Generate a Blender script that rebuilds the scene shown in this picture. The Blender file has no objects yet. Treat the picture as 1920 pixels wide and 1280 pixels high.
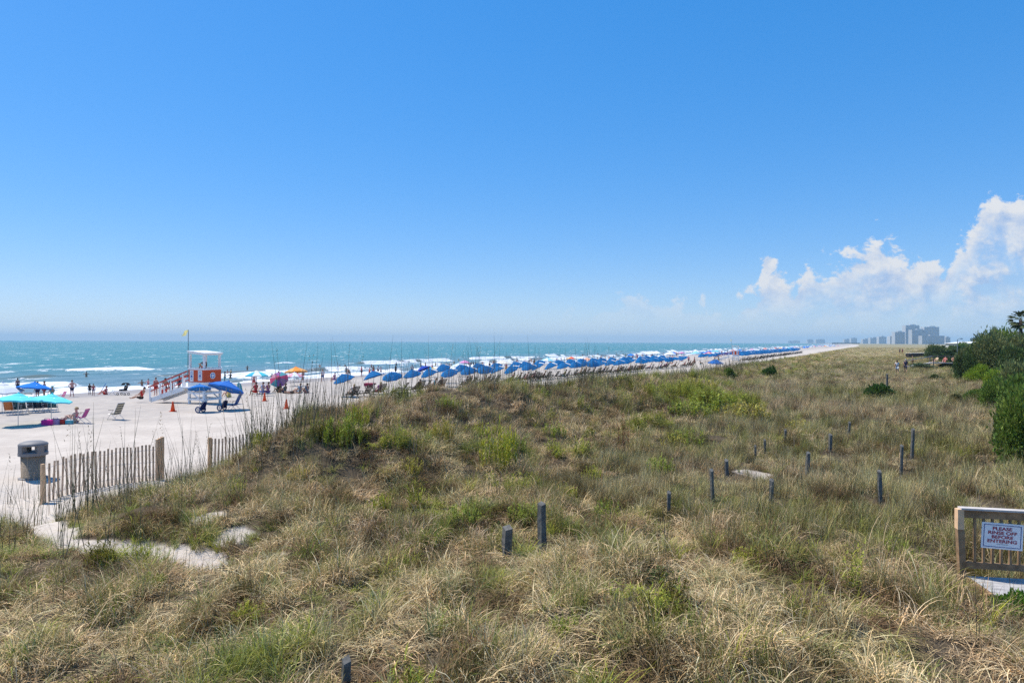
EXPO = 0.55; HAZE = 1.5e-4; GRASS = 1.0; DENOISE = False
import bpy, bmesh, math, random
import numpy as np
from mathutils import Vector, Matrix
R = math.radians
PI = math.pi
rng = random.Random(7)
scene = bpy.context.scene
COL = scene.collection
# ---------------------------------------------------------------- camera model of the place
H = 4.8                       # eye height above the dry beach (a first-floor deck)
FPX = 1280.0                  # focal length in photo pixels (24 mm on full frame)
HOR, SLOPE = 640.5, 0.0036    # horizon row and tiny roll
CT, ST = math.cos(R(28)), math.sin(R(28))
WATER = -1.4
def st(x, y):                 # along-shore, off-shore coordinates
    return x*ST + y*CT, -x*CT + y*ST
def xy(s, t):
    return s*ST - t*CT, s*CT + t*ST
# ---------------------------------------------------------------- noise
def _h(ix, iy, seed):
    n = (ix.astype(np.int64)*374761393 + iy.astype(np.int64)*668265263 + seed*1442695041) & 0x7fffffff
    n = ((n ^ (n >> 13))*1274126177) & 0x7fffffff
    n = (n ^ (n >> 16)) & 0xffff
    return n/65535.0
def vnoise(x, y, seed=0):
    x = np.asarray(x, float); y = np.asarray(y, float)
    ix = np.floor(x); iy = np.floor(y); fx = x-ix; fy = y-iy
    fx = fx*fx*(3-2*fx); fy = fy*fy*(3-2*fy)
    a = _h(ix, iy, seed); b = _h(ix+1, iy, seed); c = _h(ix, iy+1, seed); d = _h(ix+1, iy+1, seed)
    return (a*(1-fx)+b*fx)*(1-fy) + (c*(1-fx)+d*fx)*fy
def fbm(x, y, seed=0, oct=4):
    v = 0; a = .5; n = 0
    for k in range(oct):
        v = v + a*vnoise(x*2**k+k*17.3, y*2**k-k*9.1, seed+k); n += a; a *= .5
    return v/n
def sm(a, b, x):
    q = np.clip((np.asarray(x, float)-a)/(b-a), 0, 1); return q*q*(3-2*q)
# ---------------------------------------------------------------- terrain
DECK = []
PATH = []                     # sandy path through the dune, filled below (world x,y)
BARE = []                     # (x, y, radius) bare sand patches
def bend(s, t):
    return t - np.maximum(0, s-800.0)**2/80000.0
RS = [9.3, 11.8, 12.5, 13.1, 14.6, 17, 21, 30, 40, 50, 64, 92, 140, 177, 400, 3000]
RHH = [0, .10, .40, 1.05, 1.3, 1.38, 1.38, 1.3, 1.15, .85, .5, .5, .35, .2, .1, .1]
def terrain(x, y, micro=True):
    x = np.asarray(x, float); y = np.asarray(y, float)
    s, t = st(x, y); t = bend(s, t)
    w = (fbm(s/6.0, t/6.0, 3, 3)-.5)*3.0
    z = np.interp(t, [20, 45, 60, 80, 100, 140, 2000], [.05, 0, -.45, -1.33, -1.9, -3, -6])
    edge = np.interp(s, [5, 11, 13, 15.5, 20, 60], [20.5, 20.8, 20.2, 20.6, 22.5, 22.5])
    pl = sm(edge, edge-7.5, t+w*.6)
    z = z + 1.1*pl
    rh = np.interp(s+w*.25, RS, RHH)
    d = t-np.interp(s, [11, 13.5, 16.5], [12.2, 13.0, 14.6])
    rd = rh*np.exp(-np.abs(d/np.where(d > 0, 3.3, 3.7))**2.7)
    rd = rd*(1+.85*(fbm(x/2.6, y/2.6, 15, 2)-.5)*sm(60, 40, s))
    z = z + rd
    z = z + .75*np.exp(-((s-38)/3.6)**2-((t-8.3)/2.6)**2)
    z = z + .5*np.exp(-((s-8)/3.5)**2-((t-3)/3.0)**2)
    land = sm(24, 19, t)
    if micro:
        z = z + land*((fbm(x/2.3, y/2.3, 11, 3)-.5)*.55 + (fbm(x/.8, y/.8, 21, 2)-.5)*.16)
        z = z + (1-land)*sm(75, 60, t)*(fbm(x/1.1, y/1.1, 31, 3)-.5)*.10
    if DECK:
        dx = (x-DECK[0])*DECK[2]+(y-DECK[1])*DECK[3]; dy = -(x-DECK[0])*DECK[3]+(y-DECK[1])*DECK[2]
        k = sm(-.9, -.15, dx)*sm(-2.4, -1.5, dy)*sm(1.6, .5, dy); z = z*(1-k)+np.minimum(z, .72)*k
    if PATH:
        z = z - .35*pathmask(x, y, 1.1)
    return z
def pathmask(x, y, w):
    m = np.zeros(np.shape(x))
    for i in range(len(PATH)-1):
        ax, ay = PATH[i]; bx, by = PATH[i+1]
        L2 = (bx-ax)**2+(by-ay)**2
        q = np.clip(((x-ax)*(bx-ax)+(y-ay)*(by-ay))/L2, 0, 1)
        d2 = (x-ax-q*(bx-ax))**2+(y-ay-q*(by-ay))**2
        m = np.maximum(m, np.exp(-d2/(w*w)))
    return m
def veg(x, y):
    """plant cover 0..1"""
    x = np.asarray(x, float); y = np.asarray(y, float)
    s, t = st(x, y); t = bend(s, t)
    n = (fbm(x/1.7, y/1.7, 41, 3)-.5)*.7+(fbm(x/.45, y/.45, 43, 2)-.5)*.5
    edge = np.interp(s, [4, 8, 10, 13, 18, 25, 60], [18.0, 18.3, 19.0, 20.4, 21.0, 21.3, 21.6])
    v = sm(edge+.6, edge-.9, t+n*3.0)
    v = v*(1-np.clip(pathmask(x, y, .42)*1.2+n*1.8*pathmask(x, y, .6), 0, 1)) if PATH else v
    for bx, by, r in BARE:
        e_ = np.exp(-((x-bx)**2+(y-by)**2)/(r*r)); v = v*(1-np.clip(e_*(1.0+3.6*n), 0, 1))
    if DECK:
        dx = (x-DECK[0])*DECK[2]+(y-DECK[1])*DECK[3]; dy = -(x-DECK[0])*DECK[3]+(y-DECK[1])*DECK[2]
        v = v*(1-sm(-.12, .02, dx)*sm(-1.75, -1.25, dy)*sm(.25, .05, dy))
    return np.clip(v, 0, 1)
def zg(x, y):
    return float(terrain(np.array([x]), np.array([y]))[0])
def ray(px, py):
    """unit-depth direction of a photo pixel"""
    a = (px-960)/FPX; b = -(py-HOR)/FPX
    return a - SLOPE*b, b + SLOPE*a
def ground(px, py, zmin=None):
    """first ground (or water) point seen at a photo pixel"""
    a, b = ray(px, py)
    Y = np.concatenate([np.arange(5, 60, .05), np.arange(60, 400, .3), np.geomspace(400, 9000, 4000)])
    g = np.maximum(terrain(a*Y, Y), WATER if zmin is None else zmin)
    hit = np.nonzero(H+b*Y <= g)[0]
    i = hit[0] if len(hit) else len(Y)-1
    return a*Y[i], Y[i], float(g[i])
def flat(px, py, z):
    a, b = ray(px, py); Y = (z-H)/b
    return a*Y, Y, z
_p = []
for px, py, z in ((20, 925, .1), (55, 950, .35), (120, 985, .5), (235, 1000, .55), (320, 1012, .6), (390, 1022, .7)):
    q = ground(px, py); _p.append((q[0], q[1]))
_b = []
for px, py, z, r in ((190, 998, .5, .36), (245, 1006, .5, .42), (300, 1010, .55, .42), (398, 968, .9, .46), (415, 925, 1.3, .42), (445, 990, .8, .46), (520, 1035, .8, .34), (1190, 1040, 1.1, .16), (1265, 1045, 1.1, .2), (1432, 890, 1.2, .42), (1390, 884, 1.2, .34), (1560, 1052, 1.1, .18)):
    q = ground(px, py); _b.append((q[0], q[1], r))
BARE = _b; PATH = _p
_c0 = flat(1806, 1078, .98); _c1 = flat(2070, 1092, .98); _l = math.hypot(_c1[0]-_c0[0], _c1[1]-_c0[1])
DECK = [_c0[0], _c0[1], (_c1[0]-_c0[0])/_l, (_c1[1]-_c0[1])/_l]
POSTPX = [(1017, 1040), (950, 1042), (648, 1300), (1253, 966), (1336, 940), (1446, 946), (1513, 894), (1651, 950), (1690, 896), (1709, 862), (1556, 846), (1591, 820), (1363, 896)]
POSTXY = [ground(*q)[:2] for q in POSTPX]
# ---------------------------------------------------------------- materials
MATS = {}
def mat(name, col, rough=.7, spec=.3, var=.0, scale=8.0, metal=0.0, bump=0.0, trans=0.0):
    if name in MATS: return MATS[name]
    m = bpy.data.materials.new(name); m.use_nodes = True
    nt = m.node_tree; b = nt.nodes['Principled BSDF']
    b.inputs['Base Color'].default_value = (*col, 1); b.inputs['Roughness'].default_value = rough
    b.inputs['Specular IOR Level'].default_value = spec; b.inputs['Metallic'].default_value = metal
    if var or bump:
        tc = nt.nodes.new('ShaderNodeTexCoord'); no = nt.nodes.new('ShaderNodeTexNoise')
        no.inputs['Scale'].default_value = scale; no.inputs['Detail'].default_value = 5
        nt.links.new(tc.outputs['Object'], no.inputs['Vector'])
        if var:
            rp = nt.nodes.new('ShaderNodeValToRGB'); e = rp.color_ramp.elements
            e[0].position = .3; e[1].position = .7
            e[0].color = (*[c*(1-var) for c in col], 1); e[1].color = (*[min(1, c*(1+var)) for c in col], 1)
            nt.links.new(no.outputs['Fac'], rp.inputs['Fac']); nt.links.new(rp.outputs['Color'], b.inputs['Base Color'])
        if bump:
            bp = nt.nodes.new('ShaderNodeBump'); bp.inputs['Strength'].default_value = bump; bp.inputs['Distance'].default_value = .02
            nt.links.new(no.outputs['Fac'], bp.inputs['Height']); nt.links.new(bp.outputs['Normal'], b.inputs['Normal'])
    if trans:
        out = nt.nodes['Material Output']; tr = nt.nodes.new('ShaderNodeBsdfTranslucent'); mx = nt.nodes.new('ShaderNodeMixShader')
        tr.inputs['Color'].default_value = (*col, 1); mx.inputs['Fac'].default_value = trans
        nt.links.new(b.outputs[0], mx.inputs[1]); nt.links.new(tr.outputs[0], mx.inputs[2]); nt.links.new(mx.outputs[0], out.inputs['Surface'])
    MATS[name] = m
    return m
# ---------------------------------------------------------------- object helpers
def tag(o, label=None, cat=None, group=None, kind=None):
    if label: o['label'] = label
    if cat: o['category'] = cat
    if group: o['group'] = group
    if kind: o['kind'] = kind
    return o
def empty(name, loc, rz=0):
    o = bpy.data.objects.new(name, None); COL.objects.link(o)
    o.location = loc; o.rotation_euler = (0, 0, rz); o.empty_display_size = .2
    return o
class MB:
    def __init__(s): s.v = []; s.f = []; s.m = []; s.cur = 0; s.sm = []; s.smooth = False
    def add(s, vs, fs):
        n = len(s.v); s.v.extend([tuple(v) for v in vs])
        for f in fs: s.f.append([n+i for i in f]); s.m.append(s.cur); s.sm.append(s.smooth)
        return s
    def mi(s, i): s.cur = i; return s
    def box(s, c, d, rot=None, taper=1.0):
        hx, hy, hz = d[0]/2, d[1]/2, d[2]/2
        vs = []
        for z, k in ((-hz, 1), (hz, taper)):
            for x, y in ((-hx, -hy), (hx, -hy), (hx, hy), (-hx, hy)):
                v = Vector((x*k, y*k, z))
                if rot is not None: v = rot @ v
                vs.append(v+Vector(c))
        return s.add(vs, [(3, 2, 1, 0), (4, 5, 6, 7), (0, 1, 5, 4), (1, 2, 6, 5), (2, 3, 7, 6), (3, 0, 4, 7)])
    def beam(s, a, b, w, h):
        a = Vector(a); b = Vector(b); d = b-a; L = d.length
        z = Vector((0, 0, 1)); x = d.normalized()
        y = z.cross(x)
        if y.length < 1e-4: y = Vector((0, 1, 0))
        y.normalize(); z = x.cross(y)
        return s.box((a+b)/2, (L, w, h), Matrix((x, y, z)).transposed())
    def tube(s, pts, r, n=6, cap=True):
        pts = [Vector(p) for p in pts]; k = len(pts)
        rs = r if isinstance(r, (list, tuple)) else [r]*k
        vs = []; up = Vector((.31, .17, .93))
        for i, p in enumerate(pts):
            d = (pts[min(i+1, k-1)]-pts[max(i-1, 0)]).normalized()
            a = d.cross(up)
            if a.length < .05: a = d.cross(Vector((1, 0, 0)))
            a.normalize(); b = d.cross(a)
            for j in range(n):
                q = 2*PI*j/n; vs.append(p+(a*math.cos(q)+b*math.sin(q))*rs[i])
        fs = [(i*n+j, i*n+(j+1) % n, (i+1)*n+(j+1) % n, (i+1)*n+j) for i in range(k-1) for j in range(n)]
        if cap: fs += [tuple(range(n-1, -1, -1)), tuple(range((k-1)*n, k*n))]
        return s.add(vs, fs)
    def lathe(s, prof, n=16, c=(0, 0, 0), cap=True):
        vs = []; k = len(prof)
        for r, z in prof:
            for j in range(n):
                q = 2*PI*j/n; vs.append((c[0]+r*math.cos(q), c[1]+r*math.sin(q), c[2]+z))
        fs = [(i*n+j, i*n+(j+1) % n, (i+1)*n+(j+1) % n, (i+1)*n+j) for i in range(k-1) for j in range(n)]
        if cap: fs += [tuple(range(n-1, -1, -1)), tuple(range((k-1)*n, k*n))]
        return s.add(vs, fs)
    def sheet(s, grid):
        """grid: rows of points"""
        h = len(grid); w = len(grid[0])
        return s.add([p for r in grid for p in r], [(i*w+j, i*w+j+1, (i+1)*w+j+1, (i+1)*w+j) for i in range(h-1) for j in range(w-1)])
    def mesh(s, name, mats):
        me = bpy.data.meshes.new(name); me.from_pydata(s.v, [], s.f)
        for m in (mats if isinstance(mats, (list, tuple)) else [mats]): me.materials.append(m)
        me.polygons.foreach_set('material_index', s.m); me.polygons.foreach_set('use_smooth', s.sm); me.update()
        return me
    def build(s, name, mats, parent=None, loc=None):
        o = bpy.data.objects.new(name, s.mesh(name, mats)); COL.objects.link(o)
        if parent: o.parent = parent
        if loc is not None: o.location = loc
        return o
def kids(o): return [c for c in list(o.children)]
def dup(o, parent=None):
    c = o.copy(); COL.objects.link(c)
    if parent: c.parent = parent
    for ch in kids(o): dup(ch, c)
    return c
def grid_mesh(name, X, Y, Z, m, attrs=None, smooth=True):
    h, w = X.shape
    me = bpy.data.meshes.new(name)
    co = np.stack([X, Y, Z], -1).reshape(-1, 3).astype(np.float32)
    idx = np.arange(h*w).reshape(h, w)
    q = np.stack([idx[:-1, :-1], idx[:-1, 1:], idx[1:, 1:], idx[1:, :-1]], -1).reshape(-1, 4)
    me.vertices.add(len(co)); me.vertices.foreach_set('co', co.ravel())
    me.loops.add(q.size); me.loops.foreach_set('vertex_index', q.ravel().astype(np.int32))
    me.polygons.add(len(q)); me.polygons.foreach_set('loop_start', np.arange(0, q.size, 4, dtype=np.int32))
    me.polygons.foreach_set('loop_total', np.full(len(q), 4, np.int32))
    me.polygons.foreach_set('use_smooth', np.ones(len(q), bool) if smooth else np.zeros(len(q), bool))
    me.update(calc_edges=True); me.validate()
    for k, v in (attrs or {}).items():
        a = me.attributes.new(k, 'FLOAT', 'POINT'); a.data.foreach_set('value', v.ravel().astype(np.float32))
    me.materials.append(m)
    o = bpy.data.objects.new(name, me); COL.objects.link(o)
    return o
# node shorthand
class NT:
    def __init__(s, nt): s.nt = nt; s.L = nt.links
    def n(s, t, **kw):
        x = s.nt.nodes.new(t)
        for k, v in kw.items(): setattr(x, k, v)
        return x
    def put(s, sock, v):
        if hasattr(v, 'is_output') or hasattr(v, 'links'): s.L.new(v, sock)
        elif isinstance(v, (tuple, list)) and len(v) == 3 and sock.type == 'RGBA': sock.default_value = (*v, 1)
        else: sock.default_value = v
    def m(s, op, a, b=0.0, c=None, clamp=False):
        x = s.n('ShaderNodeMath', operation=op, use_clamp=clamp); s.put(x.inputs[0], a); s.put(x.inputs[1], b)
        if c is not None: s.put(x.inputs[2], c)
        return x.outputs[0]
    def mix(s, f, a, b):
        x = s.n('ShaderNodeMix', data_type='RGBA'); s.put(x.inputs[0], f); s.put(x.inputs[6], a); s.put(x.inputs[7], b)
        return x.outputs[2]
    def mr(s, v, a, b, c=0.0, d=1.0, smooth=True):
        x = s.n('ShaderNodeMapRange', interpolation_type='SMOOTHSTEP' if smooth else 'LINEAR')
        s.put(x.inputs[0], v); s.put(x.inputs[1], a); s.put(x.inputs[2], b); s.put(x.inputs[3], c); s.put(x.inputs[4], d)
        return x.outputs[0]
    def noise(s, vec, scale, detail=5, rough=.55, dist=0.0):
        x = s.n('ShaderNodeTexNoise'); s.put(x.inputs['Vector'], vec); x.inputs['Scale'].default_value = scale
        x.inputs['Detail'].default_value = detail; x.inputs['Roughness'].default_value = rough; x.inputs['Distortion'].default_value = dist
        return x.outputs['Fac']
    def attr(s, name, kind='GEOMETRY'):
        x = s.n('ShaderNodeAttribute', attribute_name=name, attribute_type=kind); return x
# ================================================================ SETTING
# ---- camera
cam = bpy.data.cameras.new('camera'); cam.lens = 24.0; cam.sensor_width = 36; cam.clip_end = 60000; cam.clip_start = .1
co = bpy.data.objects.new('camera', cam); COL.objects.link(co)
co.location = (0, 0, H); co.rotation_euler = (PI/2 , -SLOPE, 0); cam.shift_y = 0.0003
scene.camera = co
scene.cycles.use_denoising = DENOISE; scene.cycles.use_adaptive_sampling = False; scene.cycles.max_bounces = 5; scene.cycles.diffuse_bounces = 3; scene.cycles.sample_clamp_indirect = 3
# ---- sun and sky
SUN_AZ, SUN_EL = R(-62), R(58)          # azimuth from +Y towards +X
sl = bpy.data.lights.new('sun', 'SUN'); sl.energy = 4.0; sl.angle = R(.5); sl.color = (1, .935, .84)
so = bpy.data.objects.new('sun', sl); COL.objects.link(so)
sd = Vector((math.sin(SUN_AZ)*math.cos(SUN_EL), math.cos(SUN_AZ)*math.cos(SUN_EL), math.sin(SUN_EL)))
so.rotation_euler = sd.to_track_quat('Z', 'Y').to_euler(); so.location = (0, 0, 60)
w = bpy.data.worlds.new('World'); scene.world = w; w.use_nodes = True
wt = NT(w.node_tree); w.node_tree.nodes.clear()
sky = wt.n('ShaderNodeTexSky', sky_type='NISHITA'); sky.sun_disc = False
sky.sun_elevation = SUN_EL; sky.sun_rotation = SUN_AZ % (2*PI); sky.altitude = 0
sky.air_density = 1.0; sky.dust_density = .3; sky.ozone_density = 4.0
tc = wt.n('ShaderNodeTexCoord'); sp = wt.n('ShaderNodeSeparateXYZ'); wt.L.new(tc.outputs['Generated'], sp.inputs[0])
X, Y, Z = sp.outputs
ysafe = wt.m('MAXIMUM', Y, .05)
u = wt.m('DIVIDE', X, ysafe); v = wt.m('DIVIDE', Z, ysafe)
cb = wt.n('ShaderNodeCombineXYZ'); wt.put(cb.inputs[0], u); wt.put(cb.inputs[1], wt.m('MULTIPLY', v, 1.25)); cb.inputs[2].default_value = 3.7
n1 = wt.noise(cb.outputs[0], 10, 3, .5)
n2 = wt.noise(cb.outputs[0], 26, 8, .62, .25)
# the same cumulus field a little nearer the sun: difference shades the heaps
cb2 = wt.n('ShaderNodeVectorMath', operation='ADD'); wt.L.new(cb.outputs[0], cb2.inputs[0]); cb2.inputs[1].default_value = (-.012, .018, 0)
n3 = wt.noise(cb2.outputs[0], 26, 5, .6, .25)
env = wt.n('ShaderNodeValToRGB'); env.color_ramp.interpolation = 'EASE'
pts = [(.0, .0), (.12, .035), (.195, .072), (.23, .062), (.273, .07), (.31, .055), (.345, .07), (.375, .105), (.41, .08), (.435, .125), (.49, .135), (.535, .155), (.585, .13), (.63, .125), (.66, .165), (.70, .225), (.74, .21), (.85, .20), (1.0, .17)]
el = env.color_ramp.elements
el[0].position = 0; el[0].color = (0, 0, 0, 1); el[1].position = 1; el[1].color = (.17*4, .17*4, .17*4, 1)
for p, q in pts[1:-1]:
    e = el.new(p); e.color = (q*4, q*4, q*4, 1)
wt.put(env.inputs[0], u)
E = wt.m('MULTIPLY', env.outputs[0], .25)
edge = wt.m('ADD', wt.m('SUBTRACT', E, v), wt.m('ADD', wt.m('MULTIPLY', wt.m('SUBTRACT', n1, .50), .10), wt.m('MULTIPLY', wt.m('SUBTRACT', n2, .5), .15)))
body = wt.mr(edge, .0, .017)
# thins out into haze below the heaps
low = wt.mr(v, .02, .085)
thick = wt.mr(wt.m('ADD', n2, wt.m('MULTIPLY', wt.m('SUBTRACT', n1, .5), .8)), .36, .60)
rim0 = wt.m('SUBTRACT', 1.0, wt.mr(edge, .005, .075))
cover = wt.m('ADD', wt.m('MULTIPLY', rim0, .70), wt.m('ADD', .26, wt.m('MULTIPLY', thick, .62)), clamp=True)
cover = wt.m('ADD', wt.m('MULTIPLY', cover, wt.m('ADD', .22, wt.m('MULTIPLY', low, .70))), wt.m('MULTIPLY', low, .10), clamp=True)
alpha = wt.m('MULTIPLY', wt.m('MULTIPLY', body, cover), wt.mr(v, 0.0, .035, .3, 1))
alpha = wt.m('MULTIPLY', alpha, wt.mr(u, .08, .40, .42, 1))
rim = wt.m('SUBTRACT', 1.0, wt.mr(edge, .004, .075))
lit = wt.m('ADD', wt.m('MULTIPLY', wt.m('SUBTRACT', n2, n3), 3.0), wt.m('ADD', .42, wt.m('MULTIPLY', rim, .5)), clamp=True)
ccol = wt.mix(lit, (2.7, 3.7, 5.5), (5.4, 5.55, 5.8))
hs = wt.n("ShaderNodeHueSaturation"); hs.inputs["Saturation"].default_value = 1.66; hs.inputs["Value"].default_value = 1.0
skt = wt.n("ShaderNodeMix", data_type="RGBA", blend_type="MULTIPLY"); skt.inputs[0].default_value = 1; gmn = wt.n("ShaderNodeGamma"); gmn.inputs[1].default_value = .50; wt.L.new(sky.outputs[0], gmn.inputs[0]); wt.put(skt.inputs[6], gmn.outputs[0]); skt.inputs[7].default_value = (2.05, 2.22, 2.62, 1); wt.L.new(skt.outputs[2], hs.inputs["Color"])
skyc = wt.mix(wt.m('MULTIPLY', alpha, wt.m('GREATER_THAN', Y, .06)), hs.outputs[0], ccol)
bg = wt.n('ShaderNodeBackground'); wt.put(bg.inputs[0], skyc); bg.inputs[1].default_value = .1
ow = wt.n('ShaderNodeOutputWorld'); wt.L.new(bg.outputs[0], ow.inputs[0])
scene.view_settings.view_transform = 'Standard'; scene.view_settings.look = 'None'
scene.view_settings.exposure = EXPO; scene.view_settings.gamma = 1
# ---- terrain: one sheet, graded in along-shore / off-shore steps
def graded(a, b, f0, f1, d0, g):
    """d0 steps inside [f0,f1], growing by g outside"""
    xs = list(np.arange(f0, f1, d0)); q = f1; d = d0
    while q < b: xs.append(q); d *= g; q += d
    xs.append(b); q = f0; d = d0; lo = []
    while q > a: d *= g; q -= d; lo.append(max(q, a))
    return np.array(lo[::-1]+xs)
S = graded(-60, 11000, 3, 48, .2, 1.035); T = graded(-4000, 150, -9, 24, .2, 1.07)
SS, TT = np.meshgrid(S, T, indexing='ij')
TW = TT+np.maximum(0, SS-800.0)**2/80000.0
GX, GY = xy(SS, TW)
GZ = terrain(GX, GY)
GV = veg(GX, GY)
gm = bpy.data.materials.new('sand_and_litter'); gm.use_nodes = True
g = NT(gm.node_tree); gb = gm.node_tree.nodes['Principled BSDF']
geo = g.n('ShaderNodeNewGeometry'); P = geo.outputs['Position']
a_v = g.attr('veg').outputs['Fac']; a_w = g.attr('wet').outputs['Fac']
f1 = g.noise(P, .35, 6, .6); f2 = g.noise(P, 3.0, 6, .65); f3 = g.noise(P, 40, 3, .6)
sand = g.mix(f2, (.52, .455, .385), (.62, .555, .475))
sand = g.mix(g.mr(f1, .35, .65), sand, (.485, .425, .36))
foot = g.mr(g.noise(P, 2.6, 5, .75, .6), .53, .62)
sand = g.mix(g.m('MULTIPLY', foot, .42), sand, (.42, .365, .315))
a_t = g.attr('tramp').outputs['Fac']
sand = g.mix(g.m('MULTIPLY', a_t, g.mr(g.noise(P, .9, 6, .7, .5), .35, .62, .35, 1)), sand, (.345, .315, .285))
wetc = g.mix(f2, (.27, .25, .24), (.33, .31, .30))
col = g.mix(a_w, sand, wetc)
lit_ = g.mix(f2, (.06, .046, .03), (.16, .12, .08))  # plant litter, darkened to paint in the shade between tufts
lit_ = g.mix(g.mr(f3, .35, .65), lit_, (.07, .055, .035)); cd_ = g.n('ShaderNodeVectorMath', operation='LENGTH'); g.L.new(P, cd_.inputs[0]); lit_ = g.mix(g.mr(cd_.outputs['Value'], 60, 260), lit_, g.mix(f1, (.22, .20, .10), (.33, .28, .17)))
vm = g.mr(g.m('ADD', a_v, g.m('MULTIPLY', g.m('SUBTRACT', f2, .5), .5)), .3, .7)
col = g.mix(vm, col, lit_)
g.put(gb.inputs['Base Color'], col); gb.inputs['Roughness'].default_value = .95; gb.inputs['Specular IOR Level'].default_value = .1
bp = g.n('ShaderNodeBump'); bp.inputs['Strength'].default_value = .7; bp.inputs['Distance'].default_value = .10
hh = g.m('ADD', g.m('MULTIPLY', g.noise(P, 2.2, 5, .65), 1.0), g.m('MULTIPLY', f3, .08))
g.put(bp.inputs['Height'], g.m('MULTIPLY', hh, g.m('SUBTRACT', 1.0, g.m('MULTIPLY', a_w, .9)))); g.L.new(bp.outputs[0], gb.inputs['Normal'])
wet = sm(66, 74, TT+(fbm(SS/9, TT/9, 71, 2)-.5)*8)
tag(grid_mesh('beach_and_dunes', GX, GY, GZ, gm, {'veg': GV, 'wet': wet, 'tramp': sm(33, 46, TT+(fbm(SS/8, TT/3, 72, 3)-.5)*10)*.8}), kind='structure')
# ---- sea
S2 = graded(-1600, 11000, -20, 330, 1.1, 1.03); T2 = graded(74, 9000, 76, 150, .45, 1.045)
S3, T3 = np.meshgrid(S2, T2, indexing='ij')
foam = np.zeros_like(S3); face = np.zeros_like(S3); Zs = np.full_like(S3, WATER)
far = np.exp(-np.maximum(0, T3-150)/200.0)
Zs = Zs + .10*np.sin(T3/1.9+fbm(S3/15, T3/15, 5, 2)*6)*far*sm(84, 100, T3) + (fbm(S3/4, T3/2.5, 8, 3)-.5)*.28*far*sm(80, 95, T3)
for tk, hk, thr, wd, sd_ in ((87.5, .25, .30, 1.5, 101), (93, .10, .58, .9, 102), (104, .6, .42, 1.4, 103), (111, .35, .58, 1.0, 107), (123, .8, .53, 1.7, 104), (141, .5, .66, 1.0, 105)):
    tl = tk + (fbm(S3/34, S3*0+sd_, sd_, 3)-.5)*11 + (fbm(S3/5, S3*0+sd_*2, sd_+9, 2)-.5)*1.6
    seg = sm(thr-.07, thr+.07, fbm(S3/22, S3*0+3.3, sd_+50, 3))
    d = T3-tl
    Zs += hk*seg*np.exp(-(d/np.where(d > 0, 2.2, .8))**2)
    broken = sm(.30, .5, fbm(S3/7, S3*0+7.7, sd_+70, 2))
    foam = np.maximum(foam, seg*(.12+.88*broken)*np.exp(-((d+wd*.45)/wd)**4)*1.1); face = np.maximum(face, seg*(1-broken)*np.exp(-((d+.5)/1.1)**2))
    foam = np.maximum(foam, .55*seg*np.exp(-((d+wd*2.2)/(wd*1.6))**2))
sw = 83.2+(fbm(S3/11, S3*0, 77, 3)-.5)*5
foam = np.maximum(foam, sm(sw+1.6, sw-.2, T3)*.95*sm(.25, .5, fbm(S3/6, T3/2, 78, 3)))
wm = bpy.data.materials.new('sea_water'); wm.use_nodes = True
q = NT(wm.node_tree); wb = wm.node_tree.nodes['Principled BSDF']
geo = q.n('ShaderNodeNewGeometry'); P = geo.outputs['Position']
a_f = q.attr('foam').outputs['Fac']; a_o = q.attr('off').outputs['Fac']
mp = q.n('ShaderNodeMapping'); q.L.new(P, mp.inputs[0]); mp.inputs['Rotation'].default_value = (0, 0, R(28)); mp.inputs['Scale'].default_value = (1, .33, 1)
PV = mp.outputs[0]
c1 = q.noise(PV, .05, 4, .6); c2 = q.noise(PV, .6, 5, .6)
deep = q.mix(c1, (.033, .168, .158), (.060, .208, .186))
shal = q.mix(c2, (.135, .205, .22), (.18, .24, .25))
colw = q.mix(a_o, shal, deep)
colw = q.mix(q.m('MULTIPLY', q.mr(c2, .35, .7), .35), colw, (.02, .12, .16))
colw = q.mix(q.m('MULTIPLY', q.attr('face').outputs['Fac'], .75), colw, (.17, .165, .12))
cap = q.m('MULTIPLY', q.mr(q.noise(PV, .16, 6, .72),   .575, .63), q.mr(q.noise(PV, 1.3, 3, .6), .44, .56))
lace = q.noise(P, 1.4, 5, .7, .8)
fm = q.mr(q.m('ADD', a_f, q.m('ADD', q.m('MULTIPLY', q.m('SUBTRACT', lace, .5), 1.5), q.m('MULTIPLY', q.m('SUBTRACT', q.noise(PV, .28, 4, .6), .5), 2.3))), .40, .60)
fm = q.m('MAXIMUM', fm, q.m('MULTIPLY', cap, .75))
colw = q.mix(fm, colw, (.80, .81, .82))
q.put(wb.inputs['Base Color'], colw)
q.put(wb.inputs['Roughness'], q.mix(fm, (.28,)*3, (.9,)*3))
wb.inputs['IOR'].default_value = 1.33; wb.inputs['Specular IOR Level'].default_value = .16
bp = q.n('ShaderNodeBump'); bp.inputs['Strength'].default_value = .65; bp.inputs['Distance'].default_value = .5
q.put(bp.inputs['Height'], q.m('ADD', q.noise(PV, .45, 5, .62), q.m('MULTIPLY', q.noise(P, 3.0, 3, .6), .12))); q.L.new(bp.outputs[0], wb.inputs['Normal'])
X2, Y2 = xy(S3, T3+np.maximum(0, S3-800.0)**2/80000.0)
tag(grid_mesh('sea', X2, Y2, Zs, wm, {'foam': foam, 'face': face, 'off': sm(85, 190, T3)}), kind='structure')
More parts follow.
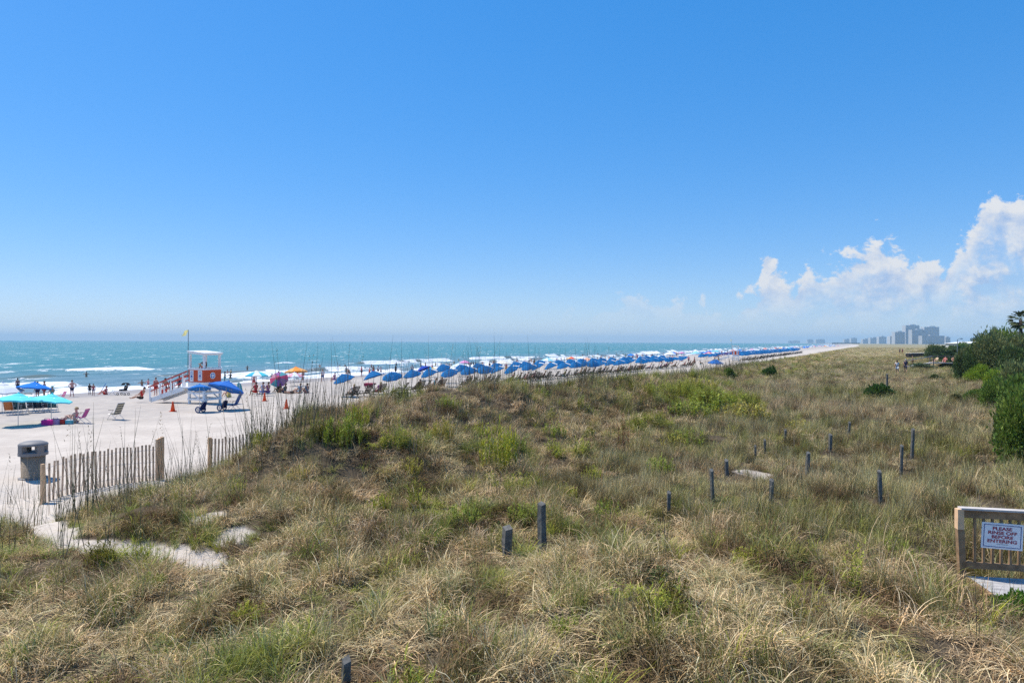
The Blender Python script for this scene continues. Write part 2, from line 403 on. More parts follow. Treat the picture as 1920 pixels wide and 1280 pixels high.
# ---- haze: the sea air
hb = MB(); hb.box((2500, 5000, 43), (24000, 16000, 126))
hm = bpy.data.materials.new('sea_haze'); hm.use_nodes = True; hm.node_tree.nodes.clear()
hn = NT(hm.node_tree); pv = hn.n('ShaderNodeVolumePrincipled'); ho = hn.n('ShaderNodeOutputMaterial')
pv.inputs['Color'].default_value = (.56, .83, 1, 1); pv.inputs['Density'].default_value = HAZE; pv.inputs['Anisotropy'].default_value = .0
hn.L.new(pv.outputs[0], ho.inputs['Volume'])
if HAZE > 0: tag(hb.build('haze', hm), kind='stuff')
# ================================================================ DUNE GRASS (uncountable: scattered, kind = stuff)
leafm = {}
def blade_mat(name, trans=.3):
    m = bpy.data.materials.new(name); m.use_nodes = True; nt = NT(m.node_tree); m.node_tree.nodes.clear()
    ti = nt.attr('tint', 'INSTANCER').outputs['Color']; bl = nt.attr('shade').outputs['Color']
    mu = nt.n('ShaderNodeMix', data_type='RGBA', blend_type='MULTIPLY'); mu.inputs[0].default_value = 1
    nt.put(mu.inputs[6], ti); nt.put(mu.inputs[7], bl)
    d = nt.n('ShaderNodeBsdfDiffuse'); t = nt.n('ShaderNodeBsdfTranslucent'); mx = nt.n('ShaderNodeMixShader'); mx.inputs[0].default_value = trans
    nt.put(d.inputs[0], mu.outputs[2]); nt.put(t.inputs[0], mu.outputs[2])
    nt.L.new(d.outputs[0], mx.inputs[1]); nt.L.new(t.outputs[0], mx.inputs[2])
    o = nt.n('ShaderNodeOutputMaterial'); nt.L.new(mx.outputs[0], o.inputs[0])
    return m
BLADE = blade_mat('grass_blade', .22)
def mesh_np(name, V, F, shade, m):
    me = bpy.data.meshes.new(name); V = np.array(V, np.float32); F = np.array(F, np.int32)
    me.vertices.add(len(V)); me.vertices.foreach_set('co', V.ravel())
    me.loops.add(F.size); me.loops.foreach_set('vertex_index', F.ravel())
    me.polygons.add(len(F)); me.polygons.foreach_set('loop_start', np.arange(0, F.size, 4, dtype=np.int32)); me.polygons.foreach_set('loop_total', np.full(len(F), 4, np.int32))
    me.update(calc_edges=True)
    a = me.attributes.new('shade', 'FLOAT_COLOR', 'POINT')
    sh = np.concatenate([np.array(shade, np.float32), np.ones((len(V), 1), np.float32)], 1); a.data.foreach_set('color', sh.ravel())
    me.materials.append(m)
    return me
def blade(V, F, C, rg, base, az, L, lean, curl, w, col, k=4, twist=0.0, kink=0.0):
    """a tapering strip that leaves the ground at `lean` and bends over by `curl` radians"""
    p = np.array(base, float); n0 = len(V); a = lean
    sx, sy = math.cos(az+PI/2), math.sin(az+PI/2)
    for i in range(k+1):
        f = i/k; ww = w*(1-.85*f**1.6)*.5
        tw = twist*f; cx, cy, cz = sx*math.cos(tw), sy*math.cos(tw), math.sin(tw)
        V.append((p[0]-cx*ww, p[1]-cy*ww, p[2]-cz*ww)); V.append((p[0]+cx*ww, p[1]+cy*ww, p[2]+cz*ww))
        C.append(col); C.append(col)
        a = lean+curl*(f+1/k)**1.4; d = L/k
        az2 = az+kink*f
        p = p+np.array([math.sin(a)*math.cos(az2), math.sin(a)*math.sin(az2), math.cos(a)])*d
        if p[2] < .01: p[2] = .01+.02*rg.random()
    for i in range(k):
        b = n0+2*i; F.append((b, b+1, b+3, b+2))
def tuft(kind, seed):
    rg = random.Random(seed); V, F, C = [], [], []
    U = rg.uniform
    def jit(lo=.65, hi=1.3, hue=.12):
        b = U(lo, hi); h = U(-hue, hue); return (b*(1+h), b, b*(1-h))
    if kind == 'arch':                       # dry grass that arches and curls over
        dom = U(0, 2*PI)
        for i in range(44):
            az = U(0, 2*PI) if rg.random() < .45 else rg.gauss(dom, .8); r = .16*math.sqrt(rg.random()); q = U(0, 2*PI)
            blade(V, F, C, rg, (r*math.cos(q), r*math.sin(q), 0), az, U(.3, .75), U(.05, .6), U(1.0, 3.2), U(.008, .016), jit(.28, 1.75), 5, U(-.6, .6), U(-.7, .7))
    elif kind == 'green':                    # longer upright green blades
        for i in range(34):
            az = U(0, 2*PI); r = .11*math.sqrt(rg.random()); q = U(0, 2*PI)
            blade(V, F, C, rg, (r*math.cos(q), r*math.sin(q), 0), az, U(.28, .68), U(.02, .45), U(.4, 1.9), U(.007, .014), jit(.55, 1.25, .1), 4, U(-.4, .4), U(-.3, .3))
    elif kind == 'mat':                      # flattened dead thatch
        dom = U(0, 2*PI)
        for i in range(46):
            az = rg.gauss(dom, 1.1); r = .3*math.sqrt(rg.random()); q = U(0, 2*PI)
            blade(V, F, C, rg, (r*math.cos(q), r*math.sin(q), U(0, .16)), az, U(.2, .55), U(.6, 1.4), U(.1, 1.5), U(.007, .014), jit(.25, 1.7, .08), 4, U(-1, 1), U(-1.2, 1.2))
    elif kind == 'fine':                     # fine upright stems of the back field
        for i in range(42):
            az = U(0, 2*PI); r = .26*math.sqrt(rg.random()); q = U(0, 2*PI)
            blade(V, F, C, rg, (r*math.cos(q), r*math.sin(q), 0), az, U(.3, .75), U(.0, .3), U(.0, .9), U(.006, .011), jit(.35, 1.6), 3, U(-.5, .5))
    elif kind == 'herb':                     # leafy upright herb clump
        for i in range(14):
            az = U(0, 2*PI); r = .16*math.sqrt(rg.random()); q = U(0, 2*PI); b = (r*math.cos(q), r*math.sin(q)); hgt = U(.3, .65); ln = U(0, .3)
            blade(V, F, C, rg, (b[0], b[1], 0), az, hgt, ln, .1, .006, (.7, .75, .6), 2)
            for j in range(15):
                f = U(.2, 1); z = hgt*f*math.cos(ln); dx = hgt*f*math.sin(ln)
                blade(V, F, C, rg, (b[0]+dx*math.cos(az), b[1]+dx*math.sin(az), z), U(0, 2*PI), U(.06, .13), U(.3, 1.2), U(.2, .8), U(.010, .020), jit(.6, 1.3, .1), 2)
    elif kind == 'stalk':                    # tall sea-oat stalks with a thin seed head
        for i in range(3):
            az = U(0, 2*PI); r = .12*rg.random(); q = U(0, 2*PI); h = U(.7, 1.5)
            blade(V, F, C, rg, (r*math.cos(q), r*math.sin(q), 0), az, h, U(.0, .22), U(-.05, .25), .009, jit(.6, 1.1), 3)
            if rg.random() < .16:
                tx, ty, tz = V[-1]
                for j in range(5): blade(V, F, C, rg, (tx, ty, tz-.05*j), U(0, 2*PI), U(.03, .05), U(.2, .5), .8, .009, jit(.8, 1.2), 2)
    return mesh_np('grass_tuft', V, F, C, BLADE)
def proto_coll(name, kinds):
    c = bpy.data.collections.new(name)
    for i, (k, sd) in enumerate(kinds):
        o = bpy.data.objects.new('%s_%s' % (name, 'abcdefghijklmnopqrstuvwxyz'[i]), tuft(k, sd) if isinstance(k, str) else k); c.objects.link(o)
    return c
def scatter(name, coll, pts, idx, rot, scl, tint, m):
    me = bpy.data.meshes.new(name); me.vertices.add(len(pts)); me.vertices.foreach_set('co', np.asarray(pts, np.float32).ravel())
    a = me.attributes.new('pick', 'INT', 'POINT'); a.data.foreach_set('value', np.asarray(idx, np.int32))
    a = me.attributes.new('turn', 'FLOAT_VECTOR', 'POINT'); a.data.foreach_set('vector', np.asarray(rot, np.float32).ravel())
    a = me.attributes.new('size', 'FLOAT_VECTOR', 'POINT'); a.data.foreach_set('vector', np.asarray(scl, np.float32).ravel())
    a = me.attributes.new('tint', 'FLOAT_COLOR', 'POINT'); a.data.foreach_set('color', np.concatenate([tint, np.ones((len(tint), 1))], 1).astype(np.float32).ravel())
    me.materials.append(m)
    o = bpy.data.objects.new(name, me); COL.objects.link(o)
    ng = bpy.data.node_groups.new(name+'_scatter', 'GeometryNodeTree')
    ng.interface.new_socket('Geometry', in_out='INPUT', socket_type='NodeSocketGeometry'); ng.interface.new_socket('Geometry', in_out='OUTPUT', socket_type='NodeSocketGeometry')
    N = ng.nodes; L = ng.links
    gi = N.new('NodeGroupInput'); go = N.new('NodeGroupOutput'); ci = N.new('GeometryNodeCollectionInfo'); ip = N.new('GeometryNodeInstanceOnPoints')
    ci.inputs['Collection'].default_value = coll; ci.inputs['Separate Children'].default_value = True; ci.inputs['Reset Children'].default_value = True
    def na(n, t):
        x = N.new('GeometryNodeInputNamedAttribute'); x.data_type = t; x.inputs['Name'].default_value = n; return [k for k in x.outputs if k.enabled and k.name == 'Attribute'][0]
    er = N.new('FunctionNodeEulerToRotation')
    L.new(na('turn', 'FLOAT_VECTOR'), er.inputs[0]); L.new(gi.outputs[0], ip.inputs['Points']); L.new(ci.outputs[0], ip.inputs['Instance'])
    ip.inputs['Pick Instance'].default_value = True
    L.new(na('pick', 'INT'), ip.inputs['Instance Index']); L.new(er.outputs[0], ip.inputs['Rotation']); L.new(na('size', 'FLOAT_VECTOR'), ip.inputs['Scale'])
    L.new(ip.outputs[0], go.inputs[0])
    md = o.modifiers.new('scatter', 'NODES'); md.node_group = ng
    return o
KINDS = [('arch', i) for i in range(6)] + [('green', 20+i) for i in range(5)] + [('mat', 40+i) for i in range(5)] + [('fine', 60+i) for i in range(5)] + [('herb', 80+i) for i in range(4)]
GC = proto_coll('tuft', KINDS)
SC = proto_coll('stalk', [('stalk', 100+i) for i in range(6)])
nr = np.random.default_rng(5)
def sample_cone(n, r0, r1, dens, az0=-50, az1=50):
    """points with areal density dens(r)"""
    r = np.linspace(r0, r1, 4000); pdf = dens(r)*r; cdf = np.cumsum(pdf)*(r[1]-r[0])*R(az1-az0); N = int(cdf[-1]*n)
    rr = np.interp(nr.random(N)*cdf[-1], cdf, r); aa = R(az0)+nr.random(N)*R(az1-az0)
    return rr*np.sin(aa), rr*np.cos(aa)
px_, py_ = sample_cone(GRASS, 4.0, 620, lambda r: 58*np.minimum(1, (13/r)**1.2)*np.where(r > 190, .30, 1))
vv = veg(px_, py_); sS, tT = st(px_, py_)
keep = (nr.random(len(px_)) < vv**1.3*(.35+.65*sm(.30, .46, fbm(px_/.75, py_/.75, 211, 2)))) & (tT < 24) & (tT > -40) | ((vv > .12) & (nr.random(len(px_)) < .10) & (tT < 22))
px_, py_, vv, sS, tT = px_[keep], py_[keep], vv[keep], sS[keep], tT[keep]
rr = np.hypot(px_, py_); N = len(px_)
green = fbm(px_/2.2, py_/2.2, 201, 3)*.5+fbm(px_/.6, py_/.6, 202, 2)*.5
clump = fbm(px_/.75, py_/.75, 211, 2); big = fbm(px_/2.4, py_/2.4, 212, 2)
field = sm(9.5, 6.5, tT+(fbm(px_/5, py_/5, 203, 2)-.5)*4)*sm(11, 16, sS)      # the quieter back field
crest = np.exp(-((tT-17)/3.5)**2)*sm(10, 14, sS)
margin = sm(.95, .4, vv)                                                     # thin edge growth is greener
rnd = nr.random(N)
gsc = green+.10*crest+.16*margin-.05+.05*sm(30, 60, rr)
kind = np.where(rnd < .40, 0, np.where(rnd < .75, 2, 3))
kind = np.where((gsc > .60) & (nr.random(N) < .8), 1, kind)
kind = np.where((field > .5) & (nr.random(N) < .75), 3, kind)
kind = np.where((nr.random(N) < .10) & (field < .5), 1, kind)
kind = np.where((fbm(px_/1.6, py_/1.6, 207, 2) > .76) & (nr.random(N) < .5) & (field < .5), 4, kind)
mound = (np.exp(-((sS-38)/3.8)**2-((tT-8.3)/2.9)**2) > .30) & (fbm(px_/1.2, py_/1.2, 219, 2) > .36)
kind = np.where(mound, np.where(nr.random(N) < .5, 4, 1), kind)
kind = np.where((margin > .5) & (nr.random(N) < .6), 1, kind)
off = np.array([0, 6, 11, 16, 21]); cnt = np.array([6, 5, 5, 5, 4])
idx = off[kind]+(nr.random(N)*cnt[kind]).astype(int)
straw = np.array([.49, .37, .265]); lilac = np.array([.455, .365, .29]); brown = np.array([.25, .175, .115]); olive = np.array([.285, .275, .105])
gr = np.array([.19, .225, .06]); bgr = np.array([.25, .275, .155]); yel = np.array([.30, .31, .06]); tan = np.array([.46, .385, .26])
a = nr.random((N, 1)); pz = fbm(px_/2.1, py_/2.1, 205, 3)[:, None]
dry = np.where(pz < .42, lilac*(1-a)+brown*a, np.where(pz < .56, straw*(1-a*.6)+brown*a*.6, straw*(1-a)+tan*a))
grn = np.where(a < .4, gr, np.where(a < .62, olive, np.where(a < .8, yel, bgr)))
fld = tan*(1-a*.85)+olive*a*.85
fz = fbm(px_/6, py_/6, 209, 3)[:, None]
fld = np.where((fz > .56) & (a > .3), olive*.9, np.where((fz < .38) & (a > .5), straw*1.02, fld))
tint = np.where((kind == 1)[:, None], grn, np.where((kind == 3)[:, None], fld, np.where((kind == 4)[:, None], yel*.6+gr*.4, dry)))
tint = np.where(mound[:, None], (yel*.55+gr*.45)*1.05, tint)
gl = np.clip((gsc[:, None]-.46)*2.4, 0, .55)                # greening of the dry kinds in green patches
tint = np.where(((kind == 0) | (kind == 2))[:, None], tint*(1-gl)+olive*gl, tint)
dead_shade = (fbm(px_/.5, py_/.5, 213, 2) < .42)[:, None]; tint = np.where(dead_shade & (kind != 1)[:, None], tint*np.array([.40, .36, .34]), tint)  # dead tufts, tinted darker still to paint shade between clumps
tint = np.minimum(.85, tint*nr.uniform(.75, 1.3, (N, 1))*np.array([1.27, 1.25, 1.04]))
sc = .74*nr.uniform(.65, 1.3, N)*(1+.5*sm(15, 60, rr)+.5*sm(60, 160, rr))
sc = np.where(kind == 3, sc*.80, sc)*(.65+.35*vv)
hz = sc*(.45+1.1*sm(.3, .7, clump))*(.7+.6*big)*np.where(kind == 1, .85, .9)*np.where(rr > 60, .62, 1)*np.where(rr > 110, .8, 1)*np.where(rr > 190, .6, 1)
sc = sc*np.where(rr > 190, 2.2, 1)
for qx, qy in POSTXY:
    dd = np.hypot(qx, qy); ca, sa = qx/dd, qy/dd; al = (px_-qx)*ca+(py_-qy)*sa; ac = -(px_-qx)*sa+(py_-qy)*ca
    hz = hz*(1-.72*np.exp(-(ac/.28)**2)*sm(-2.2, -.6, al)*sm(.5, .2, al))
pz_ = terrain(px_, py_)-.02
rot = np.stack([nr.normal(0, .12, N), nr.normal(0, .12, N), nr.random(N)*2*PI], 1)
if GRASS > 0:
    tag(scatter('dune_grass', GC, np.stack([px_, py_, pz_], 1), idx, rot, np.stack([sc, sc, hz], 1), tint, BLADE), 'dry straw and green dune grass covering the sandhills', 'grass', kind='stuff')
# stalks that stand up against the beach and sea
px_, py_ = sample_cone(max(GRASS, .01), 5, 120, lambda r: 13.0*np.minimum(1, (20/r)**.9))
vv = veg(px_, py_); sS, tT = st(px_, py_)
pk = (.38+.75*np.exp(-((tT-17.5)/3.6)**2))*sm(.15, .5, vv)
pk = np.where(sS < 12, sm(14, 18, tT)*.9*sm(.05, .3, vv)+.10, pk)
pk = pk*sm(.36, .60, fbm(px_/1.3, py_/1.3, 301, 2))*1.5
keep = (nr.random(len(px_)) < pk) & (tT > -6)
px_, py_, tT, sS = px_[keep], py_[keep], tT[keep], sS[keep]; N = len(px_); rr = np.hypot(px_, py_)
a = nr.random((N, 1))
tint = np.where(a < .55, np.array([.13, .115, .07]), np.where(a < .8, np.array([.17, .18, .09]), np.array([.33, .26, .17])))
sc = nr.uniform(.5, 1.05, N)*np.where(tT < 11, .7, 1)*np.where((nr.random(N) < .26) & (tT > 12), 1.9, 1)*np.where(sS > 36, .75, 1)
wd = (.5+.5*sc)*(.85+rr/32)
if GRASS > 0:
    tag(scatter('sea_oats', SC, np.stack([px_, py_, terrain(px_, py_)-.03], 1), (nr.random(N)*6).astype(int), np.stack([nr.normal(0, .08, N), nr.normal(0, .08, N), nr.random(N)*6.28], 1), np.stack([wd, wd, sc], 1), tint, BLADE), 'thin dark sea oat stalks standing along the dune crest', 'grass', kind='stuff')
# ================================================================ BEACH OBJECTS
OBJMATS = {}
def fab(c, key=None):
    """cloth of a colour"""
    k = 'cloth_%02x%02x%02x' % tuple(int(255*q) for q in c)
    return mat(k, c, .85, .15, .10, 14)
BLUE = (.001, .115, .31); WHITE = (.78, .78, .77); TURQ = (.13, .66, .74); RED = (.55, .035, .03); NAVY = (.012, .02, .07); BLACK = (.015, .015, .018)
WOOD = mat('weathered_wood', (.20, .155, .115), .85, .2, .35, 9, bump=.3)
DWOOD = mat('dark_stained_wood', (.034, .023, .018), .7, .25, .3, 9)
POSTW = mat('old_grey_timber', (.14, .135, .12), .9, .15, .4, 12, bump=.5)
STEEL = mat('light_metal', (.55, .56, .58), .4, .5, .0, metal=.6)
WPAINT = mat('white_paint', (.80, .80, .79), .5, .35, .06, 5)
OPAINT = mat('orange_paint', (.62, .075, .018), .5, .35, .12, 6)
RPAINT = mat('red_paint', (.50, .05, .035), .5, .35, .1, 6)
BPAINT = mat('blue_paint', (.04, .16, .48), .5, .35)
RUBBER = mat('black_rubber', (.02, .02, .022), .8, .2)
SEAW = R(62)                               # facing the sea
ORD = 'first second third fourth fifth sixth seventh eighth ninth tenth eleventh twelfth thirteenth fourteenth fifteenth sixteenth seventeenth eighteenth nineteenth twentieth twenty-first twenty-second twenty-third twenty-fourth twenty-fifth twenty-sixth twenty-seventh twenty-eighth twenty-ninth thirtieth thirty-first thirty-second thirty-third thirty-fourth thirty-fifth thirty-sixth'.split()
# ---------------------------------------------------------------- umbrellas
def canopy_mb(rad, sag, colors, n=8, scallop=.06):
    m = MB(); m.smooth = False
    prof = [(0, 1), (.18, .955), (.4, .80), (.62, .56), (.82, .27), (1, 0)]
    for k in range(n):
        m.mi(k % len(colors)); rows = []
        for i, (r, z) in enumerate(prof):
            row = []
            for j in range(4):
                f = j/3; a = 2*PI*(k+f)/n
                ch = 1-(1-math.cos(PI/n))*math.sin(PI*f)*1.0     # cloth runs straight between ribs
                e = scallop*rad*math.sin(PI*f)*(r**3)
                row.append((rad*r*ch*math.cos(a), rad*r*ch*math.sin(a), sag*z+e*.5))
            rows.append(row)
        m.sheet(rows)
        # valance
        m.sheet([rows[-1], [(x*1.005, y*1.005, z-.07*rad) for x, y, z in rows[-1]]])
    return m
def umbrella(x, y, z, hgt, rad, colors, label, tilt=(0, 0), group=None, pole=STEEL, sag=.36, strap=False, name='beach_umbrella', rz=0):
    t = empty(name, (x, y, z), rz); tag(t, label, 'umbrella', group)
    p = MB(); p.tube([(0, 0, -.25), (0, 0, hgt-.03)], .019, 6); p.build('pole', pole, t)
    c = canopy_mb(rad, rad*sag, colors).build('canopy', [fab(q) for q in colors], t, (0, 0, hgt-rad*sag))
    c.rotation_euler = (tilt[0], tilt[1], 0)
    v = MB(); n = 8
    v.lathe([(.30*rad, 0), (.2*rad, .05*rad), (.06*rad, .095*rad), (.02*rad, .17*rad)], 8); vo = v.build('vent_cap', fab(colors[0]), c, (0, 0, rad*sag*.90))
    r_ = MB()
    for k in range(8):
        a = 2*PI*k/8; r_.tube([(0, 0, rad*sag*.96), (.5*rad*math.cos(a), .5*rad*math.sin(a), rad*sag*.68), (.97*rad*math.cos(a), .97*rad*math.sin(a), rad*sag*.02)], .008, 4)
    r_.build('ribs', pole, c)
    if strap:
        s_ = MB(); a = R(strap)
        for q in (-1, 1):
            pass
        s_.sheet([[((r*math.cos(a)-e*math.sin(a))*rad, (r*math.sin(a)+e*math.cos(a))*rad, (zz+.03)*rad*sag) for e in (-.12, .12)] for r, zz in ((.42, .84), (.64, .58), (.84, .28), (1.03, -.02))])
        s_.build('white_strip', fab(WHITE), c)  # white strip down one side of the canopy
    return t
def umb_px(px, foot, top, width, colors, label, tilt=(0, 0), group=None, **k):
    x, y, z = ground(px, foot)
    a, b = ray(px, top); ztop = H+b*y
    return umbrella(x, y, z, max(1.5, ztop-z), width/2*y/FPX, colors, label, tilt, group, **k)
# ---------------------------------------------------------------- chairs
def lounge_chair(label, group=None):
    """slatted wooden rental recliner, faces +Y, back at -Y"""
    t = empty('lounge_chair', (0, 0, 0)); tag(t, label, 'chair', group)
    f = MB()
    for s in (-1, 1):
        f.beam((s*.29, .72, .22), (s*.29, -.42, .30), .035, .06)
        f.beam((s*.29, -.30, .52), (s*.29, .30, .50), .05, .03)
    f.build('frame', DWOOD, t)
    for s in (-1, 1):
        for a, b in (((s*.29, .62, 0), (s*.29, .2, .50)), ((s*.29, -.55, 0), (s*.29, -.12, .50))):
            l = MB(); l.beam(a, b, .04, .05); l.build('leg', DWOOD, t)
    st_ = MB()
    for i in range(7): st_.box((0, .66-.145*i, .265+.008*i), (.62, .105, .02))
    st_.build('seat', DWOOD, t)
    b = MB()
    for i in range(6):
        q = i/5; b.box((0, -.37-.43*q, .36+.62*q), (.62, .02, .105), Matrix.Rotation(R(-35), 3, 'X').transposed())
    for s in (-1, 1): b.beam((s*.27, -.32, .28), (s*.27, -.84, 1.03), .04, .03)
    b.build('backrest', DWOOD, t)
    return t
def beach_chair(x, y, z, rz, col, label, group=None, hi=1.0, frame=STEEL, stripes=None):
    """folding metal-tube beach chair with a cloth seat and back"""
    t = empty('beach_chair', (x, y, z), rz); tag(t, label, 'chair', group)
    f = MB()
    for s in (-1, 1):
        f.tube([(s*.28, .32, 0), (s*.28, .05, .36), (s*.28, -.12, .58)], .013, 6); f.tube([(s*.27, -.40, 0), (s*.27, -.02, .30), (s*.27, .26, .36)], .013, 6)
        f.tube([(s*.26, -.12, .30), (s*.26, -.46*hi, 1.0*hi)], .013, 6)
    f.tube([(-.26, -.46*hi, 1.0*hi), (.26, -.46*hi, 1.0*hi)], .013, 6); f.tube([(-.28, .32, .01), (.28, .32, .01)], .012, 6); f.tube([(-.27, -.40, .01), (.27, -.40, .01)], .012, 6)
    f.build('frame', frame, t)
    cs = [col] if not stripes else stripes
    s_ = MB()
    for i in range(6): s_.mi(i % len(cs)).box((0, .26-.07*i, .352-.010*i), (.50, .064, .012))
    s_.build('seat', [fab(c) for c in cs], t)
    b = MB(); n = 9
    for i in range(n):
        q = (i+.5)/n; b.mi(i % len(cs)).box((0, -.13-.32*hi*q, .33+.66*hi*q), (.51, .012, .70*hi/n*.93), Matrix.Rotation(R(-26), 3, 'X').transposed())
    b.build('backrest', [fab(c) for c in cs], t)
    for s in (-1, 1):
        a = MB(); a.box((s*.29, .02, .59), (.05, .38, .025)); a.build('armrest', WPAINT if not stripes else WOOD, t)
    return t
def chair_px(px, py, rz, *a, **k):
    x, y, z = ground(px, py); return beach_chair(x, y, z, rz, *a, **k)
# ---------------------------------------------------------------- people
def skin_mesh(name, verts, edges, radii, root, m, levels=1):
    me = bpy.data.meshes.new(name); me.from_pydata(verts, edges, []); o = bpy.data.objects.new(name, me); COL.objects.link(o)
    md = o.modifiers.new('skin', 'SKIN'); md.use_smooth_shade = True
    for i, sv in enumerate(me.skin_vertices[0].data):
        r = radii[i]; sv.radius = r if isinstance(r, tuple) else (r, r); sv.use_root = (i == root)
    o.modifiers.new('sub', 'SUBSURF').levels = levels
    dg = bpy.context.evaluated_depsgraph_get(); ev = o.evaluated_get(dg)
    out = bpy.data.meshes.new_from_object(ev, depsgraph=dg); out.name = name
    bpy.data.objects.remove(o); bpy.data.meshes.remove(me)
    out.materials.clear()
    for q in m: out.materials.append(q)
    return out
POSE = {}
def V3(*a): return Vector(a)
def base_pose():
    J = dict(pel=V3(0, 0, .93), spi=V3(0, 0, 1.13), che=V3(0, 0, 1.31), nec=V3(0, -.01, 1.47), hb=V3(0, .0, 1.545), hm=V3(0, .015, 1.62), ht=V3(0, .0, 1.70))
    for s, n in ((-1, 'l'), (1, 'r')):
        J.update({'sh'+n: V3(s*.175, 0, 1.40), 'el'+n: V3(s*.235, -.02, 1.13), 'wr'+n: V3(s*.25, .06, .89), 'ha'+n: V3(s*.25, .09, .81),
                  'hi'+n: V3(s*.09, 0, .86), 'kn'+n: V3(s*.10, .02, .48), 'an'+n: V3(s*.11, -.02, .08), 'to'+n: V3(s*.13, .13, .035)})
    return J
def bend_pose(kind):
    J = base_pose()
    def move(keys, d):
        for k in keys: J[k] = J[k]+V3(*d)
    up = [k for k in J if k[:2] not in ('kn', 'an', 'to')]
    if kind == 'akimbo':
        for s, n in ((-1, 'l'), (1, 'r')): J['el'+n] = V3(s*.40, -.08, 1.17); J['wr'+n] = V3(s*.20, .03, .99); J['ha'+n] = V3(s*.13, .07, .95)
        J['anl'] += V3(-.05, 0, 0); J['tol'] += V3(-.06, 0, 0); J['anr'] += V3(.05, 0, 0); J['tor'] += V3(.06, 0, 0)
    elif kind == 'walk':
        J['knl'] += V3(0, .16, .03); J['anl'] += V3(0, .22, 0); J['tol'] += V3(0, .22, .03)
        J['knr'] += V3(0, -.06, .01); J['anr'] += V3(0, -.30, .07); J['tor'] += V3(0, -.26, .02)
        J['ell'] += V3(0, -.12, .02); J['wrl'] += V3(0, -.18, .04); J['hal'] += V3(0, -.2, .04); J['elr'] += V3(0, .10, .02); J['wrr'] += V3(0, .22, .08); J['har'] += V3(0, .26, .1)
    elif kind in ('sit', 'guard', 'recline'):
        lean = {'sit': -.10, 'guard': .08, 'recline': -.32}[kind]
        for k in up: J[k] = V3(J[k].x, J[k].y+lean*(J[k].z-.93)/.7*1.0, J[k].z)-V3(0, 0, .48)
        for s, n in ((-1, 'l'), (1, 'r')):
            J['kn'+n] = V3(s*.13, .44, .47); J['an'+n] = V3(s*.13, .50, .09); J['to'+n] = V3(s*.15, .66, .05)
            J['el'+n] += V3(s*.03, .10, .02); J['wr'+n] = V3(s*.17, .30, .60); J['ha'+n] = V3(s*.15, .38, .58)
            if kind == 'recline': J['an'+n] = V3(s*.12, .84, .30); J['to'+n] = V3(s*.14, .92, .42)
        if kind == 'guard':
            J['knl'] = V3(-.14, .34, .78); J['anl'] = V3(-.13, .46, .44); J['tol'] = V3(-.13, .60, .40); J['ell'] = J['shl']+V3(-.08, .24, -.12); J['wrl'] = V3(-.10, .46, .84); J['hal'] = V3(-.08, .55, .82)
            J['hm'] += V3(0, .03, 0); J['ht'] += V3(0, .02, 0)
    elif kind == 'ground':
        for k in up: J[k] = V3(J[k].x, J[k].y-.14*(J[k].z-.93), J[k].z)-V3(0, 0, .80)
        for s, n in ((-1, 'l'), (1, 'r')):
            J['kn'+n] = V3(s*.16, .38, .40); J['an'+n] = V3(s*.14, .66, .07); J['to'+n] = V3(s*.15, .82, .05)
            J['el'+n] += V3(s*.04, .16, .02); J['wr'+n] = V3(s*.14, .34, .45); J['ha'+n] = V3(s*.12, .42, .44)
    elif kind == 'lie':
        for k in J: J[k] = V3(J[k].x, J[k].z-.9, .13-J[k].y*.5)
        for n in 'lr':
            J['to'+n] = J['an'+n]+V3(0, -.12, .05)
        J['knl'] += V3(0, .05, .26); J['anl'] += V3(0, .18, -.03); J['tol'] += V3(0, .18, -.06)
    elif kind == 'swim':
        for s, n in ((-1, 'l'), (1, 'r')): J['el'+n] = V3(s*.40, .10, 1.30); J['wr'+n] = V3(s*.46, .30, 1.22); J['ha'+n] = V3(s*.46, .38, 1.20)
    return J
EDG = [('pel', 'spi'), ('spi', 'che'), ('che', 'nec'), ('nec', 'hb'), ('hb', 'hm'), ('hm', 'ht')]
for n in 'lr': EDG += [('che', 'sh'+n), ('sh'+n, 'el'+n), ('el'+n, 'wr'+n), ('wr'+n, 'ha'+n), ('pel', 'hi'+n), ('hi'+n, 'kn'+n), ('kn'+n, 'an'+n), ('an'+n, 'to'+n)]
RAD = dict(pel=(.15, .115), spi=(.13, .10), che=(.155, .115), nec=.058, hb=.070, hm=(.082, .10), ht=.062, sh=.062, el=.043, wr=.030, ha=(.038, .018), hi=.088, kn=.058, an=.040, to=(.040, .028))
def rad(k): return RAD.get(k, RAD.get(k[:2]))
DARKEYE = mat('dark_eyes', (.02, .015, .012), .4)
SKINS = {'fair': (.62, .36, .26), 'tan': (.46, .24, .15), 'brown': (.22, .11, .065), 'dark': (.09, .045, .03), 'pink': (.66, .32, .25)}
for k, c in SKINS.items(): SKINS[k] = mat('skin_'+k, c, .55, .3)
HAIRM = {'dark': mat('dark_hair', (.022, .015, .012), .7), 'blond': mat('blond_hair', (.42, .29, .13), .7), 'brown': mat('brown_hair', (.10, .055, .03), .7), 'grey': mat('grey_hair', (.4, .39, .38), .7)}
def scaled(r, k): return tuple(q*k for q in r) if isinstance(r, tuple) else r*k
def grown(r, d): return tuple(q+d for q in r) if isinstance(r, tuple) else r+d
